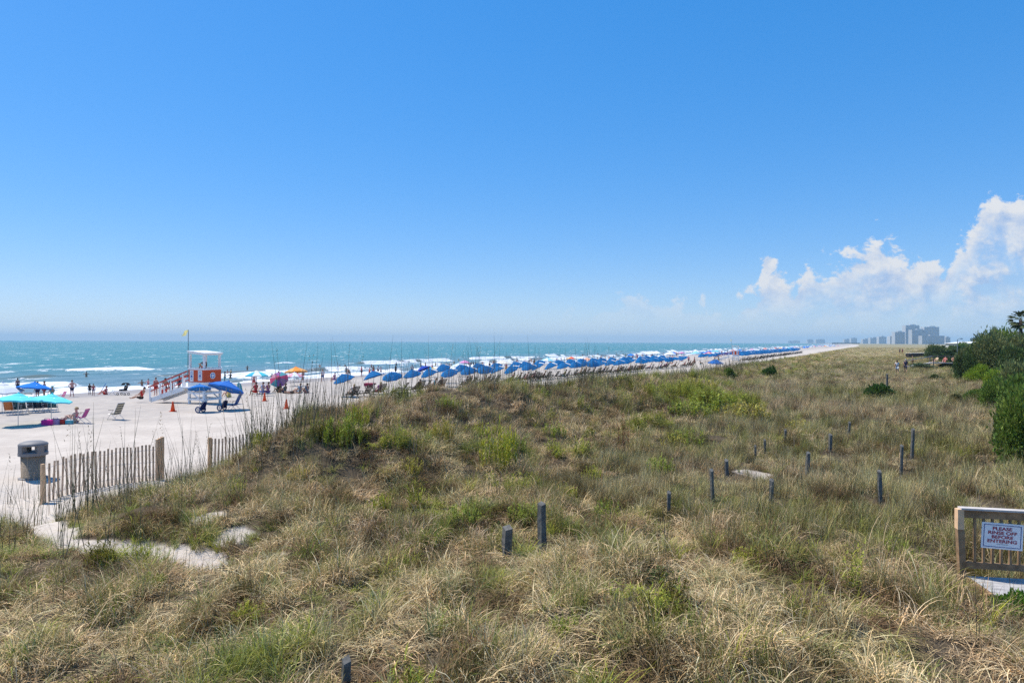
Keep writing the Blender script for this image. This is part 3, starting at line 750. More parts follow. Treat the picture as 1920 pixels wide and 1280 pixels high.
def pose_meshes(kind):
    if kind in POSE: return POSE[kind]
    J = bend_pose(kind); ks = list(J); ix = {k: i for i, k in enumerate(ks)}
    body = skin_mesh('body', [J[k] for k in ks], [(ix[a], ix[b]) for a, b in EDG], [rad(k) for k in ks], ix['pel'], [SKINS['tan'], DARKEYE])
    # face, ears and fingers join the body mesh
    m = MB(); m.smooth = True
    hd = (J['ht']-J['hb']).normalized(); fw = V3(0, 1, 0) if kind != 'lie' else V3(0, 0, 1); fw = (fw-hd*fw.dot(hd)).normalized(); sd_ = fw.cross(hd)
    c = (J['hb']+J['ht'])*.5
    m.tube([c+fw*.075+hd*.035, c+fw*.118-hd*.008, c+fw*.085-hd*.015], [.008, .015, .012], 5)
    m.tube([c+fw*.088-hd*.045-sd_*.024, c+fw*.095-hd*.045, c+fw*.088-hd*.045+sd_*.024], .007, 5)
    for s in (-1, 1): m.tube([c+sd_*s*.080-hd*.02, c+sd_*s*.098+hd*.012, c+sd_*s*.082+hd*.03], .012, 5)
    for n, s in (('l', -1), ('r', 1)):
        d = (J['ha'+n]-J['wr'+n]).normalized(); side = d.cross(V3(0, 1, 0) if abs(d.y) < .8 else V3(0, 0, 1)).normalized(); cu = side.cross(d)
        p = J['ha'+n]
        for q, L in ((-.027, .062), (-.009, .074), (.009, .070), (.027, .055)):
            b = p+side*q+d*.01; m.tube([b, b+d*L*.5+cu*.010, b+d*L*.85+cu*.034], [.0095, .0085, .0065], 5)
        b = J['wr'+n]*.4+p*.6+side*.03*s; m.tube([b, b+side*.03*s+d*.03, b+side*.034*s+d*.065+cu*.012], [.011, .010, .007], 5)
    m.mi(1)
    for s in (-1, 1): m.lathe([(.001, -.008), (.009, -.003), (.009, .003), (.001, .008)], 6, tuple(c+fw*.094+hd*.012+sd_*s*.032))
    bm = bmesh.new(); bm.from_mesh(body); bm.from_mesh(m.mesh('face', [SKINS['tan'], DARKEYE])); bm.to_mesh(body); bm.free()
    def garment(name, keys, edges, grow, extra=None):
        kk = dict((k, J[k]) for k in keys)
        rr_ = {k: grown(rad(k), grow) for k in keys}
        for k, (p, r) in (extra or {}).items(): kk[k] = p; rr_[k] = r
        l = list(kk); i2 = {k: i for i, k in enumerate(l)}
        return skin_mesh(name, [kk[k] for k in l], [(i2[a], i2[b]) for a, b in edges], [rr_[k] for k in l], 0, [fab(WHITE)])
    ex = {}
    for n in 'lr': ex['th'+n] = (J['hi'+n].lerp(J['kn'+n], .62), .088); ex['ua'+n] = (J['sh'+n].lerp(J['el'+n], .45), .066)
    shorts = garment('shorts', ['pel', 'hil', 'hir'], [('pel', 'hil'), ('pel', 'hir'), ('hil', 'thl'), ('hir', 'thr')], .016, {'thl': ex['thl'], 'thr': ex['thr']})
    top = garment('top', ['spi', 'che', 'shl', 'shr', 'pel'], [('pel', 'spi'), ('spi', 'che'), ('che', 'shl'), ('che', 'shr'), ('shl', 'ual'), ('shr', 'uar')], .014, {'ual': ex['ual'], 'uar': ex['uar']})
    hr = MB(); hr.smooth = True; rows = []
    for i in range(5):
        th = i/4*R(100)
        rows.append([c+hd*(.012+.112*math.cos(th))+(fw*math.cos(p)*.112-fw*.018+sd_*math.sin(p)*.098)*math.sin(th)*(1 if math.cos(p) < .3 or i < 3 else .9)+hd*(.05*max(0, math.cos(p))*(i/4)**2) for p in [2*PI*j/12 for j in range(13)]])
    hr.sheet(rows)
    POSE[kind] = (body, shorts, top, hr.mesh('hair', HAIRM['dark']))
    return POSE[kind]
def person(x, y, z, pose, rz, skin, bottoms, top, hair, label, group=None, k=1.0, hat=None):
    b, s, t, h = pose_meshes(pose)
    o = empty('person', (x, y, z), rz); o.scale = (k, k, k); tag(o, label, 'person', group)
    def part(name, me, m):
        q = bpy.data.objects.new(name, me); COL.objects.link(q); q.parent = o
        q.material_slots[0].link = 'OBJECT'; q.material_slots[0].material = m
        return q
    part('body', b, SKINS[skin])
    if bottoms: part('shorts', s, fab(bottoms))
    if top: part('top', t, fab(top))
    if hat:
        J = bend_pose(pose); c = (J['hb']+J['ht'])*.5
        m = MB(); m.lathe([(.20, .035), (.12, .05), (.115, .10), (.08, .135), (.01, .14)], 12, tuple(c)); q = m.build('hat', fab(hat), o)
    else: part('hair', h, HAIRM[hair])
    return o
def person_px(px, py, pose, rz, skin, bottoms, top, hair, label, group=None, k=1.0, sink=0, **kw):
    x, y, z = ground(px, py)
    if sink: z = WATER-sink*k
    elif z <= WATER+.01: z = zg(x, y)
    return person(x, y, z, pose, R(rz), skin, bottoms, top, hair, label, group, k, **kw)
# ---------------------------------------------------------------- lifeguard tower
def tower(x, y, z, rz, label, full=True):
    t = empty('lifeguard_tower', (x, y, z), rz); tag(t, label, 'lifeguard tower', 'lifeguard towers on the beach')
    h = .76; z0, z1, z2, z3 = 1.18, 1.66, 2.60, 3.80
    for sx in (-1, 1):
        for sy in (-1, 1):
            l = MB(); l.box((sx*h, sy*h, (z0-.3)/2), (.15, .15, z0+.3)); l.build('leg', WPAINT, t)
            p = MB(); p.box((sx*(h-.03), sy*(h-.03), (z2+z3)/2+.03), (.14, .14, z3-z2-.10)); p.build('roof_post', WPAINT, t)
    b = MB()
    for zc, hh in ((.82, .13), (.36, .13)):
        for s in (-1, 1):
            b.box((s*(h+.09), 0, zc), (.05, 2*h+.2, hh)); b.box((0, s*(h+.09), zc+.0), (2*h+.1, .05, hh))
    for s in (-1, 1): b.beam((s*(h+.13), -h, .2), (s*(h+.13), h, 1.1), .04, .09)
    b.build('cross_beams', WPAINT, t)
    d = MB(); d.box((0, .32, z0+.05), (2*h+.36, 2*h+1.0, .10)); d.build('deck', WPAINT, t)
    sk = MB()
    for s in (-1, 1): sk.box((s*(h+.05), 0, (z0+.1+z1)/2), (.06, 2*h+.16, z1-z0-.1)); sk.box((0, s*(h+.05), (z0+.1+z1)/2), (2*h+.04, .06, z1-z0-.1))
    sk.build('skirt', WPAINT, t)
    for nx, ny in ((-1, 0), (1, 0), (0, -1)):
        w_ = MB()
        if nx: w_.box((nx*(h+.03), 0, (z1+z2)/2), (.05, 2*h+.10, z2-z1-.004))
        else: w_.box((0, ny*(h+.03), (z1+z2)/2), (2*h+.008, .05, z2-z1-.004))
        wo = w_.build('wall_panel', OPAINT, t)
        if nx == -1:
            for yc, wd, zc, hh in ((.46, .38, 2.14, .84), (-.42, .42, 2.18, .78)):
                s_ = MB(); s_.box((-(h+.067), yc, zc), (.02, wd, hh)); n_ = s_.build('notice_board', WPAINT, wo)
                mk = MB()
                for q in range(5): mk.box((-(h+.079), yc, zc+hh*.36-q*hh*.16), (.004, wd*(.7 if q % 2 else .5), hh*.055))
                mk.box((-(h+.079), yc, zc-.02), (.004, wd*.42, hh*.16)); mk.build('printing', BPAINT, wo)
        if ny == -1:
            e = MB()
            for r0, r1, mi_, dy in ((.0, .25, 0, 0), (.0, .195, 1, .003), (.0, .10, 0, .006)):
                e.mi(mi_); c_ = (0.0, -(h+.059)-dy, 2.15); n = 20
                e.add([(c_[0], c_[1], c_[2])]+[(c_[0]+r1*math.cos(2*PI*j/n), c_[1], c_[2]+r1*math.sin(2*PI*j/n)) for j in range(n)], [(0, 1+j, 1+(j+1) % n) for j in range(n)])
            for a in range(4):
                q = a*PI/2; e.mi(0); e.box((.15*math.cos(q), -(h+.068), 2.15+.15*math.sin(q)), (.07, .003, .07))
            e.build('round_emblem', [WPAINT, BPAINT], wo)
    rm = MB()
    for s in (-1, 1): rm.box((s*(h+.03), 0, z2+.06), (.14, 2*h+.24, .13)); rm.box((0, s*(h+.03), z2+.06), (2*h-.08, .14, .13))
    rm.build('sill_rail', WPAINT, t)
    rt = Matrix.Rotation(R(5), 3, 'X'); r_ = MB(); r_.box((0, 0, z3+.05), (2*h+.22, 2*h+.22, .14), rt); r_.box((0, -.012, z3+.145), (2*h+.34, 2*h+.34, .055), rt); r_.build('roof', WPAINT, t)
    # ramp toward the sea
    y0, y1, zb = h+.72, h+4.5, .05
    ra = MB()
    ra.beam((0, y0, z0+.06), (0, y1, zb), 1.0, .05)
    for s in (-1, 1): ra.beam((s*.58, y0, z0-.02), (s*.58, y1, zb+.02), .05, .34)
    ra.build('ramp', WPAINT, t)
    for s in (-1, 1):
        rl = MB()
        rl.beam((s*.64, y0-.3, z0+1.27), (s*.64, y1+.2, zb+1.05), .05, .11); rl.beam((s*.64, y0-.3, z0+.98), (s*.64, y1, zb+.72), .04, .08)
        hr_ = rl.build('handrail', RPAINT, t)
        for q in (0, .36, .68, .985):
            ps = MB(); yy = y0+.1+(y1-y0-.1)*q; zz = z0+(zb-z0)*q; ps.box((s*.64, yy, zz+.52), (.10, .12, 1.15)); ps.build('rail_post', WPAINT, t)
    if full:
        sb = MB(); sb.box((0.1, .12, 2.60), (.5, .5, .10))
        for a in (-1, 1):
            for c_ in (-1, 1): sb.box((.1+a*.2, .12+c_*.2, 1.92), (.06, .06, 1.26))
        sb.build('guard_stool', WOOD, t)
        rb = MB(); rb.box((.75, y1+.1, .42), (.12, .5, .84)); rb.build('rescue_board', RPAINT, t)
    fp = MB(); fp.tube([(-h-.02, h+.16, z2-.6), (-h+.12, h+.28, z2+3.05)], [.03, .02], 6); po = fp.build('flagpole', mat('dark_pole', (.06, .07, .07), .6), t)
    fl = MB(); fl.smooth = True
    g_ = [[(-h+.11-.02*i-.28*j/6+.04*math.sin(j*1.1+i), h+.28+.10*math.sin(j*.9+.4*i)+.20*j/6, z2+3.05-.40*i/4-.10*j/6) for j in range(7)] for i in range(5)]
    fl.sheet(g_); fl.build('flag', mat('yellow_flag_cloth', (.90, .82, .38), .8, .15, trans=.5), po)
    return t
tx, ty, tz = -23.65, 52.6, 0
T1 = tower(tx, ty, zg(tx, ty), R(66), 'white and orange lifeguard tower with long ramp, nearest to the dune')
gx, gy = tx, ty
fo = Matrix.Rotation(R(66), 3, 'Z') @ Vector((.1, .12, 0))
person(tx+fo.x, ty+fo.y, zg(tx, ty)+2.2, 'guard', R(66), 'tan', RED, (.03, .02, .03), 'dark', 'lifeguard in dark tank top and red shorts seated in the orange tower')
x2, y2, z2_ = ground(1379, 677); T2o = tower(x2, y2, z2_, R(74), 'distant white lifeguard tower with red walls beside the far blue umbrellas', False)
# ---------------------------------------------------------------- small beach things
def cone(px, py, label):
    x, y, z = ground(px, py); t = empty('traffic_cone', (x, y, z)); tag(t, label, 'traffic cone', 'orange cones on the sand')
    OR = mat('orange_plastic', (.80, .09, .02), .5)
    b = MB(); b.box((0, 0, .02), (.36, .36, .04)); b.build('base', OR, t)
    c = MB(); c.smooth = True; c.lathe([(.15, .04), (.045, .66), (.03, .68)], 14); c.build('cone_body', OR, t)
cone(324, 771, 'orange cone on sand left of the blue wheeled carts')
cone(496, 752, 'small orange cone on sand below the shaded red towel group')
cone(537, 766, 'orange cone standing alone nearest the grass, right of the other cones')
def bag(px, py, w_, h_, col, label, col2=None, name='beach_bag', cat='bag', rz=0):
    x, y, z = ground(px, py); k = y/FPX; w_ *= k; h_ *= k
    t = empty(name, (x, y, z), rz); tag(t, label, cat)
    b = MB(); b.box((0, 0, h_*.36), (w_*.92, w_*.5, h_*.72), taper=1.06); b.box((0, 0, h_*.75), (w_*1.0, w_*.54, h_*.07)); b.build('body', fab(col), t)
    l = MB(); l.box((0, 0, h_*.83), (w_*.96, w_*.5, h_*.09), taper=.8); l.build('lid', fab(col2 or col), t)
    hd = MB(); hd.tube([(-w_*.3, 0, h_*.8), (-w_*.25, 0, h_*1.05), (w_*.25, 0, h_*1.05), (w_*.3, 0, h_*.8)], .015, 5); hd.build('handle', fab(col), t)
bag(88, 797, 17, 12, (.62, .03, .28), 'hot pink cooler bag, leftmost of the bags on the sand')
bag(104, 796, 14, 13, (.34, .28, .50), 'lavender and navy tote bag beside the hot pink bag', NAVY)
bag(117, 795, 11, 11, (.45, .05, .04), 'red bag between the lavender tote and the teal bag', NAVY)
bag(130, 795, 12, 10, (.10, .40, .48), 'teal and white bag next to the pink beach chair', WHITE)
def cart(px, py, rz, label):
    x, y, z = ground(px, py); t = empty('beach_cart', (x, y, z), rz); t.scale = (.8, .8, .8); tag(t, label, 'cart', 'blue beach carts under the umbrellas')
    b = MB(); b.box((0, -.28, .55), (.42, .26, .62), Matrix.Rotation(R(24), 3, 'X'), taper=.8); b.build('sack', fab((.008, .015, .07)), t)
    f = MB()
    for s in (-1, 1): f.tube([(s*.2, .02, .25), (s*.2, -.5, .95), (s*.16, -.56, 1.08)], .014, 6)
    f.tube([(-.3, 0, .25), (.3, 0, .25)], .016, 6); f.tube([(-.16, -.56, 1.08), (.16, -.56, 1.08)], .014, 6); f.build('frame', STEEL, t)
    for s in (-1, 1):
        w1 = MB(); w1.smooth = True; n = 20; rows = []
        for i in range(n+1):
            a = 2*PI*i/n; rows.append([(s*.32+.05*math.cos(p), (.22+.05*math.sin(p))*math.cos(a), .25+(.22+.05*math.sin(p))*math.sin(a)) for p in [2*PI*j/8 for j in range(9)]])
        w1.sheet(rows); wo = w1.build('wheel', fab((.06, .10, .22)), t)
        sp_ = MB()
        for i in range(6):
            a = PI*i/6; sp_.tube([(s*.32, .2*math.cos(a), .25+.2*math.sin(a)), (s*.32, -.2*math.cos(a), .25-.2*math.sin(a))], .014, 4)
        sp_.build('spokes', STEEL, wo)
cart(376, 773, R(75), 'blue wheeled beach cart, left one in front of the tower')
cart(416, 769, R(75), 'blue wheeled beach cart, right one beside the blue chair')
def stroller(px, py):
    x, y, z = ground(px, py); t = empty('stroller', (x, y, z), R(80)); tag(t, 'black pram with raised hood standing at the water edge', 'stroller')
    s_ = MB(); s_.box((0, 0, .55), (.45, .6, .16)); s_.box((0, -.3, .78), (.45, .08, .5), Matrix.Rotation(R(20), 3, 'X')); s_.build('seat', fab(BLACK), t)
    h_ = MB(); h_.smooth = True
    h_.sheet([[(.25*q, -.28+.34*math.cos(a), .95+.34*math.sin(a)) for q in (-1, -.5, 0, .5, 1)] for a in [R(k) for k in range(15, 171, 22)]]); h_.build('hood', fab(BLACK), t)
    f = MB()
    for s in (-1, 1): f.tube([(s*.24, .42, .14), (s*.22, -.2, .6), (s*.22, -.72, 1.08)], .015, 5); f.tube([(s*.24, -.4, .14), (s*.22, .1, .55)], .015, 5)
    f.tube([(-.22, -.72, 1.08), (.22, -.72, 1.08)], .018, 5); f.build('frame', STEEL, t)
    for s in (-1, 1):
        for yy in (-.4, .42):
            w1 = MB(); w1.smooth = True; n = 12
            w1.sheet([[(s*.26+.03*math.cos(p), yy+(.11+.03*math.sin(p))*math.cos(a), .14+(.11+.03*math.sin(p))*math.sin(a)) for p in [2*PI*j/6 for j in range(7)]] for a in [2*PI*i/n for i in range(n+1)]]); w1.build('wheel', RUBBER, t)
stroller(231, 741)
def board(px, py, rz, col, label, L=1.3, lean=R(62)):
    x, y, z = ground(px, py); t = empty('bodyboard', (x, y, z), rz); tag(t, label, 'bodyboard')
    m = MB(); n = 18; out = [(.24*math.cos(a)*(1 if math.sin(a) < 0 else .9), L/2+L/2*math.copysign(abs(math.sin(a))**.7, math.sin(a))) for a in [2*PI*i/n for i in range(n)]]
    vs = [(px_, py_*math.cos(lean), py_*math.sin(lean)+.0) for px_, py_ in out]; k = len(vs)
    vs2 = [(a, b+.05, c) for a, b, c in vs]
    m.add(vs+vs2, [tuple(range(k-1, -1, -1)), tuple(range(k, 2*k))]+[(i, (i+1) % k, k+(i+1) % k, k+i) for i in range(k)]); m.build('deck', fab(col), t)
    s_ = MB(); s_.box((0, L*.5*math.cos(lean)-.012, L*.5*math.sin(lean)), (.05, .014, L*.8), Matrix.Rotation(lean-PI/2, 3, 'X')); s_.build('stripe', fab(WHITE), t)
board(187, 737, R(-60), (.02, .10, .42), 'dark blue bodyboard propped up beside the seated bather')
board(452, 741, R(40), (.15, .42, .36), 'green bodyboard leaning outward right of the tower umbrella')
# ---------------------------------------------------------------- the left group
umb_px(4, 772, 719, 70, [WHITE], 'white beach umbrella cut off by the left edge of the photo', (R(4), R(6)))
umb_px(64, 769, 718, 57, [(.01, .19, .62)], 'strong blue beach umbrella behind the two turquoise ones', (R(-5), R(4)), sag=.30)
umb_px(34, 798, 740, 78, [TURQ], 'turquoise umbrella on white pole, left and nearest of the pair', (R(-3), R(3)), sag=.24)
umb_px(96, 791, 741, 70, [(.16, .72, .78)], 'turquoise umbrella shading the pink and lavender bags', (R(-3), R(8)), sag=.26)
for i, (px, py, c, lab) in enumerate(((18, 777, (.40, .12, .03), 'beach chair draped with rust orange towel under the left turquoise umbrella'), (31, 776, (.01, .06, .08), 'dark teal beach chair right of the rust orange towel chair'), (42, 775, (.01, .03, .05), 'dark beach chair behind the white pole of the turquoise umbrella'),
        (61, 773, (.01, .02, .05), 'navy beach chair, leftmost of the four in a row under the turquoise umbrellas'), (72, 773, (.01, .02, .04), 'black beach chair, second of the four in a row under turquoise umbrellas'), (84, 772, (.015, .02, .05), 'black beach chair, third of the four in a row under turquoise umbrellas'), (99, 772, (.01, .07, .09), 'dark teal beach chair at the right end of the shaded row of four'))):
    chair_px(px, py, R(20), c, lab, 'chairs shaded by the turquoise umbrellas', hi=.95)
chair_px(152, 793, R(95), (.50, .07, .24), 'pink and purple striped beach chair right of the bags', None, stripes=[(.55, .06, .22), (.30, .10, .32)], hi=.75)
chair_px(216, 786, R(75), (.3, .3, .3), 'empty lawn chair with dark and cream webbing alone on the sand', None, stripes=[(.06, .06, .06), (.48, .42, .30)], hi=1.0)
chair_px(438, 768, R(85), (.02, .07, .24), 'tall navy blue beach chair right of the blue carts', None, stripes=[(.02, .06, .22), (.03, .10, .30)], hi=1.12)
chair_px(115, 750, R(150), (.50, .10, .22), 'pink beach chair at the water edge behind the right turquoise umbrella', None, hi=.7)
chair_px(210, 741, R(120), WHITE, 'white beach chair at the water edge left of the black pram', None, hi=.9)
umb_px(374, 772, 721, 42, [(.02, .17, .50)], 'flat blue umbrella in front of the tower legs, left of the larger one', (R(-12), R(-6)), strap=90)
umb_px(424, 769, 716, 68, [(.03, .16, .52)], 'wide blue umbrella tilted above the right cart by the tower', (R(-16), R(12)), strap=200)
umb_px(481, 738, 696, 44, [(.75, .76, .60), (.05, .42, .60), (.75, .76, .72), (.08, .55, .62)], 'white, teal and blue panelled umbrella right of the tower')
umb_px(523, 733, 706, 35, [(.45, .06, .14), (.08, .30, .34), (.26, .10, .28), (.42, .20, .26)], 'purple, red and teal striped umbrella tilted toward the dune', (R(52), R(4)))
umb_px(555, 716, 689, 44, [(.85, .30, .05), (.80, .40, .14)], 'bright orange beach umbrella, highest right of the tower', (R(-4), R(-4)))
umb_px(552, 724, 699, 36, [(.72, .74, .80), (.70, .35, .42)], 'white umbrella with pink edge in front of the orange one', (0, 0))
umb_px(793, 713, 687, 31, [(.01, .05, .36)], 'deep navy blue umbrella steeply tilted above the rental row', (R(-6), R(-24)))
umb_px(805, 707, 689, 26, [(.75, .76, .78), (.65, .04, .05), (.04, .32, .60), (.78, .55, .08)], 'red, white and blue panelled umbrella behind the tilted navy one')
umb_px(861, 706, 681, 31, [(.55, .70, .78), (.72, .76, .80)], 'pale blue and white umbrella left of the pink one')
umb_px(871, 701, 676, 21, [(.72, .30, .52)], 'pink umbrella near the water beyond the rental row')
umb_px(943, 703, 676, 31, [(.78, .72, .60)], 'cream coloured dome umbrella beyond the rental row')
umb_px(1027, 692, 671, 30, [(.30, .62, .72), (.70, .76, .78)], 'pale aqua umbrella near the water right of the cream one')
umb_px(1071, 689, 669, 18, [(.70, .05, .05), (.78, .60, .25), (.75, .2, .05)], 'small red and yellow panelled umbrella by the surf')
umb_px(1101, 688, 671, 24, [(.78, .42, .28)], 'peach umbrella right of the red and yellow one')
umb_px(1256, 675, 660, 24, [(.70, .74, .78)], 'white umbrella in the crowd left of the far lifeguard tower')
umb_px(1305, 675, 659, 22, [(.25, .55, .70)], 'light aqua umbrella in the crowd before the far tower')
umb_px(1329, 676, 660, 18, [(.75, .14, .10), (.75, .4, .3)], 'red umbrella in the crowd just left of the far tower')
umb_px(1342, 690, 676, 30, [(.015, .12, .38)], 'single dark blue umbrella close behind the dune grass below the far tower', (R(6), 0), strap=-40)
PERS = [
 (135, 744, 'akimbo', 62, 'pink', NAVY, None, 'dark', 'shirtless man in navy shorts with hands on hips at the water edge'),
 (168, 740, 'stand', 62, 'dark', BLACK, BLACK, 'dark', 'child in black swimwear beside the woman in red shirt'),
 (175, 742, 'stand', 40, 'tan', (.40, .30, .3), (.45, .05, .10), 'dark', 'person in red shirt standing beside the dark child'),
 (198, 740, 'ground', 90, 'pink', RED, (.4, .1, .12), 'brown', 'bather in red seated on wet sand between two boards'),
 (70, 748, 'stand', 62, 'tan', NAVY, NAVY, 'dark', 'person standing behind the pole of the strong blue umbrella'),
 (83, 746, 'stand', 100, 'tan', (.3, .08, .1), None, 'dark', 'person standing at the water right of the strong blue umbrella'),
 (97, 748, 'sit', 62, 'tan', (.1, .3, .3), (.08, .3, .28), 'dark', 'person in wide teal sun hat above the right turquoise umbrella'),
 (33, 728, 'stand', 62, 'tan', BLACK, (.25, .12, .16), 'dark', 'wading person beyond the white umbrella at the left edge'),
 (140, 793, 'ground', 95, 'fair', (.5, .4, .35), (.55, .45, .38), 'blond', 'fair haired person sitting on the sand in front of the pink striped chair'),
 (266, 724, 'swim', 30, 'brown', NAVY, None, 'dark', 'bather in the surf, left of the two by the tower ramp'),
 (278, 722, 'swim', 150, 'pink', RED, (.4, .08, .12), 'dark', 'bather in red top in the surf by the tower ramp'),
 (292, 742, 'stand', 60, 'pink', RED, (.5, .12, .10), 'brown', 'person in red behind the lower end of the ramp'),
 (310, 744, 'stand', 20, 'tan', (.30, .12, .10), (.45, .18, .14), 'dark', 'person in rust coloured clothes behind the middle of the ramp'),
 (321, 743, 'stand', 62, 'brown', NAVY, NAVY, 'dark', 'person in navy behind the ramp near the tower'),
 (344, 716, 'swim', 62, 'tan', BLACK, None, 'brown', 'bather in the surf directly left of the orange wall'),
 (336, 734, 'stand', 62, 'brown', NAVY, NAVY, 'dark', 'dark clothed person by the surf between ramp and tower'),
 (264, 754, 'recline', 80, 'tan', BLACK, RED, 'brown', 'person in red leaning against the foot of the ramp'),
 (432, 708, 'swim', 62, 'brown', BLACK, None, 'dark', 'lone swimmer in the surf right of the tower'),
 (429, 744, 'ground', 62, 'fair', (.6, .5, .15), (.65, .55, .18), 'brown', 'person in yellow seated under the wide blue tower umbrella'),
 (476, 728, 'stand', 200, 'pink', RED, None, 'brown', 'shirtless person in red trunks under the white and teal umbrella'),
 (479, 742, 'sit', 62, 'brown', RED, (.5, .03, .06), 'dark', 'person in red seated left in the group below the teal umbrella'),
 (492, 742, 'sit', 62, 'fair', (.3, .35, .6), (.5, .55, .72), 'dark', 'person in pale blue shirt seated in the group below the teal umbrella'),
 (502, 742, 'sit', 62, 'tan', (.12, .06, .22), (.22, .06, .2), 'dark', 'person in purple seated right in the group below the teal umbrella'),
 (510, 710, 'swim', 62, 'dark', BLACK, BLACK, 'dark', 'dark swimmer above the purple striped umbrella'),
 (524, 736, 'ground', 62, 'dark', BLACK, BLACK, 'dark', 'person in black seated under the purple striped umbrella'),
 (534, 737, 'ground', 75, 'brown', NAVY, (.05, .1, .12), 'dark', 'person in dark teal at the right of the striped umbrella shade'),
 (547, 738, 'lie', 75, 'tan', (.12, .08, .10), (.2, .1, .1), 'dark', 'person lying on the sand under the white and pink umbrella'),
 (562, 737, 'ground', 62, 'fair', (.25, .4, .5), (.3, .45, .55), 'brown', 'person in light blue seated under the white and pink umbrella'),
 (575, 737, 'ground', 62, 'tan', (.3, .1, .14), (.08, .16, .3), 'dark', 'person in navy top at the right end of the white umbrella group'),
 (568, 713, 'stand', 62, 'brown', RED, NAVY, 'dark', 'person in navy shirt and red shorts right of the orange umbrella'),
 (605, 717, 'walk', 30, 'fair', (.06, .12, .3), (.65, .6, .6), 'brown', 'person in white shirt and blue shorts walking along the surf'),
 (627, 716, 'sit', 62, 'pink', (.3, .1, .3), (.3, .15, .3), 'brown', 'person in violet sitting low at the water edge left of the rental row'),
 (637, 690, 'swim', 62, 'tan', BLACK, None, 'dark', 'swimmer, left of the pair beyond the first breaker'),
 (647, 689, 'swim', 62, 'brown', NAVY, None, 'dark', 'swimmer, right of the pair beyond the first breaker'),
 (649, 704, 'stand', 62, 'tan', (.03, .2, .22), (.03, .2, .22), 'dark', 'person in dark teal wading above the first rental umbrella'),
 (700, 703, 'walk', 150, 'brown', RED, None, 'dark', 'person bending forward in red trunks at the surf line'),
 (709, 703, 'walk', 30, 'fair', NAVY, WHITE, 'dark', 'person in white shirt and navy shorts at the surf line'),
 (742, 702, 'stand', 62, 'dark', BLACK, BLACK, 'dark', 'person in black standing in the surf above third rental umbrella'),
 (743, 684, 'swim', 62, 'dark', BLACK, None, 'dark', 'lone dark swimmer far out above the fourth umbrella'),
 (789, 684, 'swim', 62, 'brown', BLACK, None, 'dark', 'dark swimmer beyond the tilted navy umbrella'),
 (798, 684, 'swim', 62, 'tan', RED, None, 'dark', 'tanned swimmer in red beyond the tilted navy umbrella'),
 (827, 697, 'stand', 62, 'fair', (.6, .55, .12), (.65, .6, .15), 'brown', 'person in yellow standing in the surf beyond the rental row'),
 (838, 697, 'stand', 62, 'pink', RED, None, 'brown', 'person in red trunks standing in the surf beyond the rental row'),
 (842, 698, 'stand', 62, 'dark', BLACK, NAVY, 'dark', 'person in navy standing next to the red trunks bather'),
 (879, 684, 'swim', 62, 'dark', BLACK, None, 'dark', 'swimmer, first of three in line beyond the pink umbrella'),
 (884, 683, 'swim', 62, 'brown', BLACK, None, 'dark', 'swimmer, middle of three in line beyond the pink umbrella'),
 (888, 683, 'swim', 62, 'dark', NAVY, None, 'dark', 'swimmer, last of three in line beyond the pink umbrella'),
 (892, 699, 'stand', 62, 'dark', (.02, .06, .04), (.02, .07, .05), 'dark', 'person in dark green standing in the surf right of the pink umbrella'),
 (918, 697, 'stand', 62, 'brown', NAVY, NAVY, 'dark', 'person in navy standing in the surf left of the cream umbrella'),
 (925, 696, 'stand', 62, 'tan', RED, None, 'dark', 'tanned person in red trunks left of the cream umbrella'),
 (986, 691, 'stand', 62, 'fair', RED, (.55, .08, .1), 'dark', 'person in red shirt standing in the surf right of the cream umbrella'),
 (1052, 684, 'stand', 62, 'brown', BLACK, (.2, .1, .25), 'dark', 'person in purple standing at the surf left of the red umbrella'),
]
for q in PERS:
    sink = {'swim': .85}.get(q[2], 0)
    kw = {'hat': (.05, .33, .30)} if 'hat' in q[8] else {}
    if 'swim' == q[2]:
        x, y, z = flat(q[0], q[1]+2, WATER); person(x, y, WATER-.72, 'swim', R(q[3]), *q[4:9])
    else: person_px(*q[:9], k=(.72 if 'child' in q[8] else 1.0), **kw)
